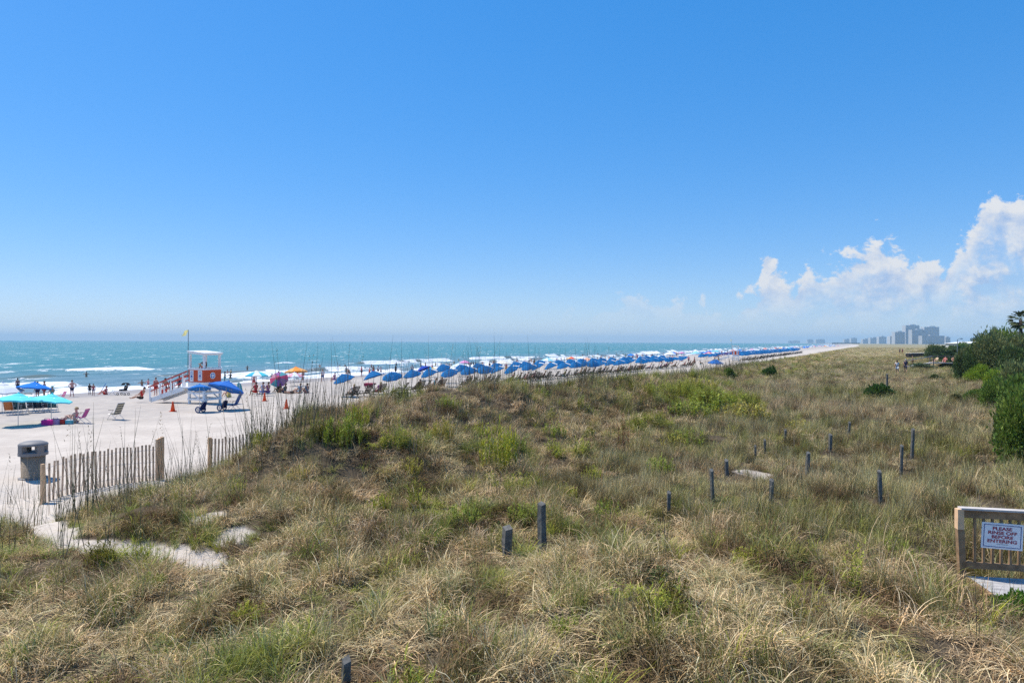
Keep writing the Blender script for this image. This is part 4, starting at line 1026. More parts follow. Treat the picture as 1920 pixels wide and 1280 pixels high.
# ---------------------------------------------------------------- the rental rows
SHIRT = [None, (.55, .05, .08), (.65, .65, .66), (.05, .35, .38), (.5, .12, .22), None, (.08, .1, .3), (.6, .45, .12), None, (.3, .1, .3), (.03, .03, .04)]
SKK = ['fair', 'tan', 'pink', 'brown', 'tan', 'fair', 'dark']
proto_c = None
rl = random.Random(31)
def row_t(s): return np.interp(s, [45, 60, 100, 140], [40.6, 39.6, 36.3, 33.6])
s = 45.4; nrow = 0
ROWSP = [3.5, 2.6, 2.7, 2.8, 3.4]
proto_u = None
while s < 139 and nrow < 31:
    t_ = row_t(s); x, y = xy(s, t_); z = zg(x, y); o_ = ORD[nrow]
    lab = '%s blue rental umbrella from the left end of the front row' % o_
    if proto_u is None:
        proto_u = umbrella(x, y, z, 2.0, .95, [BLUE, (.001, .125, .33)], lab, (R(14), R(-17)), 'blue rental umbrellas in the front row', mat('pale_pole', (.6, .58, .52), .6), .50, strap=10, name='rental_umbrella'); u_ = proto_u
    else:
        u_ = dup(proto_u); tag(u_, lab)
    u_.location = (x, y, z+rl.uniform(-.06, .06)); u_.rotation_euler = (R(rl.uniform(-7, 7)), R(rl.uniform(-8, 8)), R(rl.uniform(-45, 30))); u_.scale = (1, 1, 1) if nrow == 0 else (rl.uniform(.92, 1.08),)*2+(rl.uniform(.92, 1.04),)
    for ci, (ds, dt) in enumerate(((-.72, -1.0), (.72, -1.0))):
        if (nrow == 1 and ci == 1) or (nrow > 4 and rl.random() < .14): continue
        cx, cy = xy(s+ds, t_+dt+rl.uniform(-.7, .5)); cz = zg(cx, cy)
        lab = '%s dark wooden recliner below the %s umbrella of the front row' % (('left', 'right')[ci], o_)
        if proto_c is None: proto_c = lounge_chair(lab, 'wooden recliners of the front row'); c_ = proto_c
        else: c_ = dup(proto_c); tag(c_, lab)
        c_.location = (cx, cy, cz); c_.rotation_euler.z = SEAW+R(rl.uniform(-26, 26))
        if rl.random() < .66:
            sh = rl.choice(SHIRT); sk = rl.choice(SKK)
            person(cx, cy, cz-.06, 'recline', c_.rotation_euler.z, sk, rl.choice([NAVY, RED, BLACK, (.1, .35, .4), (.5, .3, .1)]), sh, rl.choice(['dark', 'brown', 'blond']), 'person reclining in the %s chair below the %s front row umbrella' % (('left', 'right')[ci], o_), 'people in the front row recliners')
    s += ROWSP[nrow] if nrow < len(ROWSP) else rl.uniform(2.8, 3.3)
    nrow += 1
# burgundy towel over a low table, and the second row seen between the first
x, y, z = ground(694, 728)
tb = empty('low_table', (x, y, z), R(-20)); tag(tb, 'low table covered by a burgundy towel right of the second umbrella', 'table')
m_ = MB(); m_.box((0, 0, .50), (1.0, .6, .05)); m_.build('tabletop', DWOOD, tb)
for sx in (-1, 1):
    for sy in (-1, 1): l_ = MB(); l_.box((sx*.4, sy*.22, .24), (.06, .06, .48)); l_.build('leg', DWOOD, tb)
tw = MB(); tw.sheet([[(-.53+1.06*j/8, yy, zz+.012*math.sin(j*2)) for j in range(9)] for yy, zz in ((-.34, .22), (-.325, .5), (-.3, .54), (0, .545), (.3, .54), (.325, .4))]); tw = tw.build('towel', fab((.30, .03, .07)), None, (x, y, z)); tw.rotation_euler.z = R(-20); tag(tw, 'burgundy towel spread over a low table in the front row', 'towel')
def merged(o, name):
    """the same thing as one small mesh for copies too far to show parts"""
    bm = bmesh.new(); mats = []
    inv = o.matrix_world.inverted()
    def walk(q):
        if q.type == 'MESH':
            me = q.data.copy(); mp_ = []
            for sl_ in q.material_slots:
                if sl_.material not in mats: mats.append(sl_.material)
                mp_.append(mats.index(sl_.material))
            for p in me.polygons: p.material_index = mp_[p.material_index]
            M = Matrix.Identity(4); r = q
            while r is not o: M = r.matrix_basis @ M; r = r.parent
            me.transform(M); bm.from_mesh(me); bpy.data.meshes.remove(me)
        for ch in q.children: walk(ch)
    walk(o); me = bpy.data.meshes.new(name); bm.to_mesh(me); bm.free()
    for m in mats: me.materials.append(m)
    return me
UME = merged(proto_u, 'rental_umbrella'); CME = merged(proto_c, 'lounge_chair')
def lone(name, me, x, y, z, rz, label, cat, group, k=1.0):
    o = bpy.data.objects.new(name, me); COL.objects.link(o); o.location = (x, y, z); o.rotation_euler = (R(rl.uniform(-4, 4)) if cat == 'umbrella' else 0, 0, rz); o.scale = (k, k, k)
    return tag(o, label, cat, group)
s = 66
while s < 141:
    t_ = row_t(s)+5.2+rl.uniform(-.5, .5); x, y = xy(s, t_)
    lone('rental_umbrella', UME, x, y, zg(x, y)+rl.uniform(.0, .15), R(rl.uniform(-25, 25)), 'blue umbrella of the second row, half hidden behind the near front row', 'umbrella', 'blue umbrellas of the second row')
    s += rl.uniform(3.4, 4.6)
for s0, s1, t0, st0, gname, lab in ((187, 345, 31.5, 3.0, 'blue umbrellas beyond the far tower, landward row', 'tiny blue umbrella in the landward row beyond the far tower'), (186, 400, 37.5, 3.6, 'blue umbrellas beyond the far tower, seaward row', 'tiny blue umbrella in the seaward row beyond the far tower')):
    s = s0
    while s < s1:
        tt = t0+rl.uniform(-.6, .6); x, y = xy(s, tt); lone('rental_umbrella', UME, x, y, zg(x, y)+rl.uniform(0, .15), R(rl.uniform(-25, 25)), lab, 'umbrella', gname)
        if t0 < 35:
            for d in (-.7, .7):
                x, y = xy(s+d, tt-1.0); lone('lounge_chair', CME, x, y, zg(x, y), SEAW+R(rl.uniform(-12, 12)), 'tiny dark recliner under the blue rows beyond the far tower', 'chair', 'recliners beyond the far tower')
        s += st0*rl.uniform(.9, 1.25)+(rl.random() < .12)*4
for i in range(5):
    x, y = xy(168+i*3.2, 37+rl.uniform(-1, 1)); lone('rental_umbrella', UME, x, y, zg(x, y), R(rl.uniform(-25, 25)), 'blue umbrella just left of the far lifeguard tower', 'umbrella', 'blue umbrellas left of the far tower')
# people and parasols in the distance
cu = {}
for i, c in enumerate(((.02, .2, .6), (.7, .72, .75), (.7, .08, .06), (.15, .55, .65), (.78, .4, .1), (.6, .25, .45))):
    t0 = umbrella(0, 0, -200, 1.95, 1.15, [c], 'x'); cu[i] = merged(t0, 'beach_umbrella')
    for q in kids(t0):
        for r in kids(q): bpy.data.objects.remove(r)
        bpy.data.objects.remove(q)
    bpy.data.objects.remove(t0)
cn = ['blue', 'white', 'red', 'aqua', 'orange', 'pink']
for i in range(52):
    s = rl.uniform(400, 900) if i > 14 else rl.uniform(150, 400); t_ = rl.uniform(46, 66) if i <= 14 else rl.uniform(34, 66); c = rl.choice([0, 0, 0, 1, 2, 3, 4, 5])
    x, y = xy(s, t_); lone('beach_umbrella', cu[c], x, y, zg(x, y), 0, 'tiny %s umbrella among the crowd far down the beach' % cn[c], 'umbrella', '%s umbrellas far down the beach' % cn[c])
PME = {}
def far_person(x, y, z, pose, rz, label, group):
    sk = rl.choice(SKK); top = rl.choice(SHIRT); bt = rl.choice([NAVY, RED, BLACK, (.1, .35, .4), (.5, .3, .1)])
    key = (pose, rl.randrange(5))
    if key not in PME:
        t0 = person(0, 0, 0, pose, 0, sk, bt, top, 'dark', 'x'); PME[key] = merged(t0, 'person')
        for q in kids(t0): bpy.data.objects.remove(q)
        bpy.data.objects.remove(t0)
    o = bpy.data.objects.new('person', PME[key]); COL.objects.link(o); o.location = (x, y, z); o.rotation_euler = (0, 0, rz); k = rl.uniform(.88, 1.04); o.scale = (k, k, k)
    tag(o, label, 'person', group)
for i in range(80):
    s = 62+i*3.6+rl.uniform(-3, 3); t_ = rl.uniform(72, 86) if rl.random() < .6 else rl.uniform(50, 72); x, y = xy(s, t_)
    far_person(x, y, zg(x, y), rl.choice(['stand', 'walk', 'akimbo', 'stand']), rl.uniform(0, 6.28), 'small distant beachgoer standing near the surf beyond the rental umbrellas', 'beachgoers near the surf')
for i in range(26):
    s = 70+i*11+rl.uniform(-4, 4); x, y = xy(s, rl.uniform(90, 118)); far_person(x, y, WATER-.75, 'swim', rl.uniform(0, 6.28), 'tiny distant swimmer in the breakers beyond the rental umbrellas', 'swimmers in the breakers')
for i in range(40):
    s = rl.uniform(330, 800); x, y = xy(s, rl.uniform(48, 80)); far_person(x, y, zg(x, y), rl.choice(['stand', 'walk']), rl.uniform(0, 6.28), 'tiny beachgoer on the sand far beyond the second tower', 'beachgoers beyond the second tower')
for i in range(16):
    s = 138+rl.uniform(0, 38); x, y = xy(s, rl.uniform(33, 46)); far_person(x, y, zg(x, y), rl.choice(['stand', 'ground', 'sit', 'walk']), rl.uniform(0, 6.28), 'small beachgoer on sand between the front row and the far tower', 'beachgoers before the far tower')
# ================================================================ DUNE THINGS
def gpt(px, py, z=None):
    return ground(px, py)
# ---- timber posts standing in the grass: (px, top, base, width px, label)
POSTS = [(1017, 944, 1040, 15, 'tallest grey timber post in mid foreground, right of the short stub', 0), (950, 988, 1042, 19, 'short thick timber stub left of the tallest grey post', 0), (648, 1236, 1300, 19, 'timber stub cut off by the bottom edge of the photo', 0),
 (1253, 922, 966, 8, 'thin post, leftmost of the back field posts', 0), (1336, 881, 940, 9, 'dark post left of the bare sand patch', 0), (1446, 899, 946, 10, 'post right of and below the bare sand patch', 0), (1513, 848, 894, 8, 'leaning dark post right of the bare sand patch', -3),
 (1651, 883, 950, 9, 'dark post nearest to the sign railing', 0), (1690, 835, 896, 7, 'slim post left of the taller slim one by the shrubs', 0), (1709, 804, 862, 7, 'slim tall post, rightmost in the back field', -4), (1556, 814, 846, 8, 'stubby post in the middle of the back field', -3), (1591, 791, 820, 6, 'small far post, highest in the picture of the post row', -3),
 (1363, 862, 896, 9, 'brown broken stub just left of the bare sand', 3), (1416, 835, 862, 5, 'faint thin post, left one of a pair behind the bare sand', 0), (1434, 824, 850, 5, 'faint thin post, right one of a pair behind the bare sand', 0), (1472, 805, 832, 5, 'faint low post behind the stubby middle post', 0), (1663, 701, 738, 4, 'thin distant post behind the round green shrub', 0)]
for i, (px, top, base, wpx, lab, lean) in enumerate(POSTS):
    x, y, z = ground(px, base); a, b = ray(px, top); zt = H+b*y; wd = max(.06, wpx*.84*y/FPX)
    m = MB(); L = zt-z+.5; n = 5
    rows = []; rp = random.Random(i); nn = 8 if i not in (0, 1, 2) else 4
    for k in range(n):
        f = k/(n-1); rr_ = wd*.5*(1.05 if nn == 8 else 1.35)*(1.03-.08*f)
        rows.append([(rr_*math.cos(q)+.01*rp.uniform(-1, 1), rr_*math.sin(q)+.01*rp.uniform(-1, 1), -.5+L*f+(.03*math.cos(q-1) if k == n-1 else 0)) for q in [2*PI*(j+.5)/nn for j in range(nn)]])
    rows = [r+[r[0]] for r in rows]; m.sheet(rows); k0 = len(m.v)-nn-1; m.f.append([k0+j for j in range(nn)]); m.m.append(0); m.sm.append(False)
    o = m.build('timber_post', POSTW, None, (x, y, z)); o.rotation_euler = (R(rp.uniform(-2, 2)), R(-lean+rp.uniform(-1, 1)), R(rp.uniform(20, 40)))
    tag(o, lab, 'post', 'timber posts in the dune grass')
# ---- slatted sand fences
LATH = mat('weathered_lath', (.60, .41, .27), .85, .15, .35, 6, bump=.3)
LATHD = mat('dark_lath', (.46, .31, .20), .85, .15, .3, 6)
PALEW = mat('pale_sunlit_timber', (.70, .46, .27), .85, .15, .2, 6)  # pale fence end boards; on the railing post it paints in sunlight
def fence(a, b, n, hgt, label, ends):
    ax, ay = a; bx, by = b; L = math.hypot(bx-ax, by-ay); t = empty('sand_fence', (ax, ay, zg(ax, ay))); tag(t, label, 'fence', 'sand fences'); z00 = zg(ax, ay); rf = random.Random(n)
    def loc(f, z): x = ax+(bx-ax)*f; y = ay+(by-ay)*f; return (x-ax, y-ay, min(zg(x, y), z00+.35*f+.25)-z00+z)
    s_ = MB()
    for i in range(n):
        f = (i+.5)/n; p = loc(f, 0); q = rf.uniform(-.02, .02); h_ = hgt*rf.uniform(.96, 1.03)
        ang = math.atan2(by-ay, bx-ax)
        M = Matrix.Rotation(ang, 3, 'Z') @ Matrix.Rotation(rf.uniform(-.03, .03), 3, 'Y')
        s_.mi(rf.random() < .35).box((p[0], p[1], p[2]+h_/2-.12), (.058, .012, h_+.2), M)
    s_.build('slats', [LATH, LATHD], t)
    w_ = MB()
    for h_ in (.2, .62, 1.02): w_.tube([loc(k/10, h_*hgt/1.2) for k in range(11)], .006, 4)
    w_.build('wire', STEEL, t)
    for f, wd, hh in ends:
        p = MB(); c = loc(f, 0); p.box((c[0], c[1], c[2]+hh/2-.2), (wd, .09, hh+.4), Matrix.Rotation(math.atan2(by-ay, bx-ax)+.3, 3, 'Z')); p.build('end_post', PALEW, t)
fa = flat(80, 931, .03); fb = flat(304, 893, .12); fence(fa[:2], fb[:2], 30, 1.22, 'brown slatted sand fence running from the bin to the broad end boards', ((.0, .10, 1.22), (.955, .09, 1.40), (.977, .09, 1.44), (1.0, .09, 1.48)))
fa = flat(393, 872, .15); fb = flat(505, 858, .3); fence(fa[:2], fb[:2], 17, 1.18, 'second brown sand fence vanishing into the dune above the eroded sand', ((.0, .12, 1.22),))
# ---- litter bin
x, y, z = ground(62, 896); k = 48*y/FPX/2
tb = empty('litter_bin', (x, y, z), R(20)); tag(tb, 'round pebbled grey litter bin with hooded lid beside the sand fence', 'litter bin')
AGG = mat('pebbled_concrete', (.31, .25, .185), .9, .15, .5, 45, bump=.8); PLG = mat('grey_plastic_lid', (.19, .185, .185), .6, .35, .05, 6)
b = MB(); b.smooth = True; b.lathe([(k*.86, .0), (k*.86, .04), (k*.78, .06), (k*.82, .82)], 28); b.build('drum', AGG, tb)
f = MB(); f.lathe([(k*.98, .0), (k*.98, .035), (k*.88, .05)], 28); f.build('base_ring', PLG, tb)
r_ = MB(); r_.lathe([(k*.84, .80), (k*1.0, .80), (k*1.0, .90), (k*.9, .93)], 28); r_.build('rim', PLG, tb)
for q in range(4):
    a = q*PI/2+R(45); p = MB(); p.box((k*.80*math.cos(a), k*.80*math.sin(a), 1.03), (k*.36, k*.5, .27), Matrix.Rotation(a, 3, 'Z')); p.build('hood_pillar', PLG, tb)
d = MB(); d.smooth = True; d.lathe([(k*.98, 1.135), (k*1.0, 1.15), (k*.99, 1.185), (k*.9, 1.225), (k*.6, 1.275), (k*.2, 1.295), (.01, 1.297)], 28); d.build('hood', PLG, tb)
# ---- deck with railing and sign
DZ = .98
DECKW = mat('grey_deck_boards', (.40, .39, .375), .9, .15, .22, 5, bump=.3); RAILW = mat('brown_rail_timber', (.30, .19, .105), .85, .2, .35, 7, bump=.4)
c0 = flat(1806, 1078, DZ); c1 = flat(2070, 1092, DZ)
p0 = Vector((c0[0], c0[1], DZ)); p1 = Vector((c1[0], c1[1], DZ)); ux = (p1-p0).normalized(); uy = Vector((-ux.y, ux.x, 0))
dk = empty('boardwalk_deck', tuple(p0)); tag(dk, 'grey plank shower deck under the rinse sign at the right edge', 'deck')
Mx = Matrix((ux, uy, Vector((0, 0, 1)))).transposed()
def L_(a, b_, c_): return ux*a+uy*b_+Vector((0, 0, c_))
bd = MB()
for i in range(8): bd.box(L_(1.35, -.085-.148*i, -.02), (2.62, .14, .04), Mx)
bd.build('boards', DECKW, dk)
jo = MB(); jo.box(L_(1.35, -1.235, -.10), (2.62, .04, .22), Mx); jo.box(L_(.03, -.60, -.10), (.04, 1.2, .2), Mx); jo.build('edge_board', RAILW, dk)
rlg = empty('railing', tuple(p0)); tag(rlg, 'brown timber railing carrying the rinse off sign', 'railing')
hh = 1.10
ps = MB(); ps.beam(L_(0, 0, -.45), L_(-.055, 0, hh-.34), .10, .10); ps.build('post', RAILW, rlg)
cp = MB(); cp.box(L_(-.062, .0, hh-.17), (.095, .12, .33), Mx); cp.build('post_cap', PALEW, rlg)  # pale block stands for sunlight on the upper left of the post
p2 = MB(); p2.beam(L_(2.35, 0, -.45), L_(2.35, 0, hh-.05), .10, .10); p2.build('post', RAILW, rlg)
tr = MB(); tr.beam(L_(-.01, 0, hh-.075), L_(2.6, 0, hh-.115), .06, .13); tr.build('top_rail', RAILW, rlg)
tc_ = MB(); tc_.beam(L_(-.06, 0, hh+.008), L_(2.6, 0, hh-.03), .14, .03); tc_.build('rail_cap', mat('sunlit_rail_cap', (.55, .50, .45), .85, .15, .15, 6), rlg)  # cap coloured pale to carry the sun falling on its top
br = MB(); br.beam(L_(0, 0, .18), L_(2.6, 0, .15), .05, .10); br.build('bottom_rail', RAILW, rlg)
for i in range(17):
    u_ = .17+.132*i
    bl = MB(); bl.beam(L_(u_, .0, .20), L_(u_, .0, hh-.15), .034, .034); bl.build('baluster', RAILW, rlg)
sg = empty('rinse_sign', tuple(p0+L_(.555, -.05, .685)), math.atan2(ux.y, ux.x)); tag(sg, 'white sign reading PLEASE RINSE OFF BEFORE ENTERING in dark red letters', 'sign')
SIGNW = mat('white_sign_face', (.88, .87, .86), .5, .3); SIGNB = mat('navy_sign_border', (.05, .06, .22), .5, .3); SIGNR = mat('dark_red_lettering', (.36, .015, .05), .5, .3); SIGNG = mat('grey_small_print', (.35, .38, .40), .6, .2)
sg.rotation_euler = (0, R(2.6), math.atan2(ux.y, ux.x))
pl_ = MB(); pl_.box((0, 0, 0), (.615, .012, .42)); pl_.build('panel', SIGNW, sg)
bo = MB()
for zc in (-.178, .178): bo.box((0, -.0075, zc), (.556, .003, .009))
for xc in (-.274, .274): bo.box((xc, -.0075, 0), (.009, .003, .347))
bo.build('border', SIGNB, sg)
def text(s, size, zc, m, name, parent, sx=1.0, xc=0):
    cu = bpy.data.curves.new(name, 'FONT'); cu.body = s; cu.size = size; cu.align_x = 'CENTER'; cu.align_y = 'CENTER'; cu.extrude = .0015; cu.offset = size*.022
    o = bpy.data.objects.new(name, cu); COL.objects.link(o); dg = bpy.context.evaluated_depsgraph_get(); me = bpy.data.meshes.new_from_object(o.evaluated_get(dg)); bpy.data.objects.remove(o)
    me.transform(Matrix.Rotation(PI/2, 4, 'X') @ Matrix.Diagonal((sx, 1, 1, 1))); me.materials.clear(); me.materials.append(m)
    q = bpy.data.objects.new(name, me); COL.objects.link(q); q.parent = parent; q.location = (xc, -.0085, zc); return q
for s_, zc, xc in (('PLEASE', .118, -.005), ('RINSE OFF', .050, 0), ('BEFORE', -.018, 0), ('ENTERING', -.086, 0)): text(s_, .073, zc, SIGNR, 'lettering', sg, 1.28, xc)
sp_ = MB(); rz_ = random.Random(3); xx = -.075
while xx < .08: wd = rz_.uniform(.008, .018); sp_.box((xx+wd/2, -.0075, -.132), (wd, .003, rz_.uniform(.008, .013))); xx += wd+.004
sp_.build('small_print', SIGNG, sg)
# ================================================================ TREES AND SHRUBS
def leaf_mat(name):
    m = bpy.data.materials.new(name); m.use_nodes = True; nt = NT(m.node_tree); m.node_tree.nodes.clear()
    oi = nt.n('ShaderNodeObjectInfo'); sh = nt.attr('shade').outputs['Color']
    mu = nt.n('ShaderNodeMix', data_type='RGBA', blend_type='MULTIPLY'); mu.inputs[0].default_value = 1; nt.put(mu.inputs[6], oi.outputs['Color']); nt.put(mu.inputs[7], sh)
    d = nt.n('ShaderNodeBsdfPrincipled'); d.inputs['Roughness'].default_value = .55; d.inputs['Specular IOR Level'].default_value = .25; t = nt.n('ShaderNodeBsdfTranslucent'); mx = nt.n('ShaderNodeMixShader'); mx.inputs[0].default_value = .28
    nt.put(d.inputs[0], mu.outputs[2]); nt.put(t.inputs[0], mu.outputs[2]); nt.L.new(d.outputs[0], mx.inputs[1]); nt.L.new(t.outputs[0], mx.inputs[2])
    o = nt.n('ShaderNodeOutputMaterial'); nt.L.new(mx.outputs[0], o.inputs[0]); return m
LEAF = leaf_mat('leaves')
BARK = mat('grey_bark', (.10, .075, .055), .9, .1, .3, 10)
def leaves_np(C, D, S, shade, rgn, up=.35):
    """one pointed quad per leaf; C centres, D growth directions, S lengths"""
    n = len(C); D = D+rgn.normal(0, .45, (n, 3)); D[:, 2] += up; D /= np.linalg.norm(D, axis=1)[:, None]
    q = rgn.normal(0, 1, (n, 3)); W = np.cross(D, q); W /= np.linalg.norm(W, axis=1)[:, None]
    S = S[:, None]; V = np.stack([C, C+D*S*.5+W*S*.24, C+D*S, C+D*S*.5-W*S*.24], 1).reshape(-1, 3)
    return V, np.repeat(shade, 4, 0), np.arange(4*n).reshape(n, 4)
def crown_mesh(seed, lobes, nleaf, leaf, flat_=.8, spiky=0.0):
    """leaf sprays on uneven lobes; unit radius, base at z=0"""
    g_ = np.random.default_rng(seed); C = []; D = []; S = []; H_ = []
    for i in range(lobes):
        a = g_.uniform(0, 2*PI); r = .68*math.sqrt(g_.random()); zc = g_.uniform(.18, .95)*(1.12-r*.75); c = np.array([r*math.cos(a), r*math.sin(a), zc*flat_*1.25]); rad_ = g_.uniform(.22, .42)
        n = int(nleaf/lobes); d = g_.normal(0, 1, (n, 3)); d[:, 2] = np.abs(d[:, 2])*1.0-.35; d /= np.linalg.norm(d, axis=1)[:, None]
        # sprays: leaves gather round a few twig tips
        tips = g_.normal(0, 1, (26, 3)); tips /= np.linalg.norm(tips, axis=1)[:, None]; k = g_.integers(0, 26, n); d = d*.55+tips[k]*.75; d /= np.linalg.norm(d, axis=1)[:, None]
        rr_ = rad_*(.45+.65*g_.random(n)**.5)*(1+spiky*g_.random(26)[k])
        C.append(c+d*rr_[:, None]*np.array([1, 1, flat_])); D.append(d); S.append(leaf*g_.uniform(.6, 1.4, n))
        tone = g_.uniform(.8, 1.15); tt = (tone*g_.uniform(.7, 1.3, (26, 1))[k])*g_.uniform(.75, 1.25, (n, 1)); hue = g_.uniform(.85, 1.25, (26, 1))[k]
        H_.append(np.concatenate([tt*hue, tt, tt*.9], 1))
    C = np.concatenate(C); C[:, 2] = np.maximum(C[:, 2], .02)
    V, sh, F = leaves_np(C, np.concatenate(D), np.concatenate(S), np.concatenate(H_), g_)
    return mesh_np('crown', V, F, sh, LEAF)
CROWN = [crown_mesh(300+i, 20, 15000, .085, .8, .5) for i in range(4)]+[crown_mesh(320+i, 9, 3200, .15, .75, .6) for i in range(3)]
def trunk_mesh(seed):
    g_ = random.Random(seed); m = MB()
    for i in range(5):
        a = 2*PI*i/5+g_.uniform(-.4, .4); r = g_.uniform(.2, .55); m.tube([(0.03*math.cos(a), .03*math.sin(a), -.12), (r*.45*math.cos(a), r*.45*math.sin(a), .28), (r*math.cos(a+.3), r*math.sin(a+.3), g_.uniform(.6, .85))], [.035, .022, .008], 5)
    return m.mesh('trunk', BARK)
TRUNK = [trunk_mesh(i) for i in range(3)]
GDK = (.092, .142, .042); GMID = (.14, .215, .038); GBR = (.21, .31, .025); GGY = (.165, .205, .08); GYEL = (.20, .235, .03)
def shrub(px, base, top, width, col, label, ci=None, group='shrubs along the landward hedge', name='shrub', cat='shrub', depth=1.0, rot=None):
    x, y, z = ground(px, base); y_ = y; a, b = ray(px, top)
    rw = width/2*y/FPX; x, y = x*(1+rw*depth*.55/y), y+rw*depth*.55; z = zg(x, y); hgt = H+b*(y)-z
    t = empty(name, (x, y, z), rng.uniform(0, 6.28) if rot is None else rot); tag(t, label, cat, group)
    c = bpy.data.objects.new('crown', CROWN[ci if ci is not None else rng.randrange(4)]); COL.objects.link(c); c.parent = t; c.scale = (rw, rw*depth, hgt/1.12); c.color = (*col, 1)
    k = bpy.data.objects.new('trunk', TRUNK[rng.randrange(3)]); COL.objects.link(k); k.parent = t; k.scale = (rw, rw*depth, hgt/1.12)
    return t
# landward hedge, far to near
for q in ((1752, 672, 645, 42, GDK, 'dark low shrub at the far end of the boardwalk'), (1800, 668, 642, 44, GMID, 'green shrub behind the lamp post'), (1838, 660, 630, 40, GDK, 'far dark bush below the roof line of the hedge'), (1868, 652, 614, 26, GDK, 'pointed dark cedar rising above the hedge top'),
  (1900, 668, 622, 70, GDK, 'dark bush in front of the grey roofed house'), (1838, 712, 638, 84, GGY, 'large grey green bush, left end of the tall hedge'), (1880, 716, 618, 96, GGY, 'tall grey green bush under the palm tree'), (1814, 713, 654, 44, GDK, 'dark bush at the left foot of the tall hedge'),
  (1862, 692, 624, 60, GDK, 'dark bush wedged between the two grey green hedge bushes'), (1908, 702, 612, 90, GMID, 'mid green bush hiding the wall of the grey roofed house'), (1872, 770, 708, 60, GMID, 'mid green bush above the left flank of the nearest bush'), (1903, 765, 672, 74, GGY, 'grey green bush rising behind the nearest large bush'), (1925, 730, 640, 90, GDK, 'dark bush at the right edge below the palm tree'), (1845, 716, 684, 58, GBR, 'bright green bush in front of the tall hedge'), (1897, 742, 690, 84, GBR, 'broad bright green bush, middle of the hedge'), (1836, 757, 728, 52, GMID, 'low brownish green bush at the foot of the bright bush'),
  (1938, 800, 700, 110, GMID, 'mid green bush at the right edge above the nearest one'), (1925, 874, 716, 128, GMID, 'large dark green bush nearest on the right edge'), (1890, 846, 745, 52, GDK, 'dark left flank bush beside the nearest large bush')):
    shrub(*q)
for q in ((1647, 754, 720, 66, (.055, .115, .02), 'round green shrub alone in the back field'), (1756, 714, 702, 26, (.06, .11, .025), 'small flat shrub alone near the hedge'), (1443, 707, 683, 26, (.06, .13, .02), 'small dark green shrub on the dune crest below the far tower'), (1798, 752, 737, 40, (.085, .10, .035), 'low sparse shrub left of the hedge foot'),
  (1368, 712, 690, 24, (.13, .20, .03), 'yellow green shrub on the crest under the single blue umbrella'), (1783, 690, 677, 40, (.16, .21, .05), 'yellow green shrub below the viewing platform'), (1728, 692, 681, 44, (.10, .15, .08), 'pale green brush left of the viewing platform ramp')):
    shrub(*q, ci=rng.choice((4, 5, 6)), group='lone shrubs in the dune field')
# herb clumps on the dune face
def herb_mesh(seed, n=46, red=False):
    g_ = random.Random(seed); V, F, C = [], [], []; U = g_.uniform
    for i in range(n):
        az = U(0, 2*PI); r = .55*math.sqrt(g_.random()); q = U(0, 2*PI); b = (r*math.cos(q), r*math.sin(q)); hg = U(.45, 1.0)*(1-.5*r); ln = U(0, .28)
        blade(V, F, C, g_, (b[0], b[1], 0), az, hg, ln, .15, .012, (.75, .8, .7), 2)
        for j in range(26 if not red else 14):
            f = U(.12, 1.0); zz = hg*f*math.cos(ln); dx = hg*f*math.sin(ln); k = U(.55, 1.3); h = U(.85, 1.2)
            blade(V, F, C, g_, (b[0]+dx*math.cos(az), b[1]+dx*math.sin(az), zz), U(0, 2*PI), U(.07, .15) if not red else U(.05, .1), U(.1, .9), U(.1, .9), U(.014, .028), (k*h, k, k*.8), 2)
    return mesh_np('foliage', V, F, C, LEAF)
HERB = [herb_mesh(500+i) for i in range(4)]
DOCK = herb_mesh(520, 22, True)
def herb(px, base, top, width, col, label, me=None, group='yellow green herb clumps on the dune'):
    x, y, z = ground(px, base); a, b = ray(px, top); hg = max(.25, H+b*y-z); rw = width/2*1.22*y/FPX
    o = bpy.data.objects.new('herb_clump', me or rng.choice(HERB)); COL.objects.link(o); o.location = (x, y, z-.03); o.scale = (rw/.6, rw/.6, hg/.92); o.rotation_euler.z = rng.uniform(0, 6.28); o.color = (*col, 1)
    tag(o, label, 'plant', group); return o
YG = (.38, .40, .045); YG2 = (.28, .34, .05); YG3 = (.42, .38, .08)
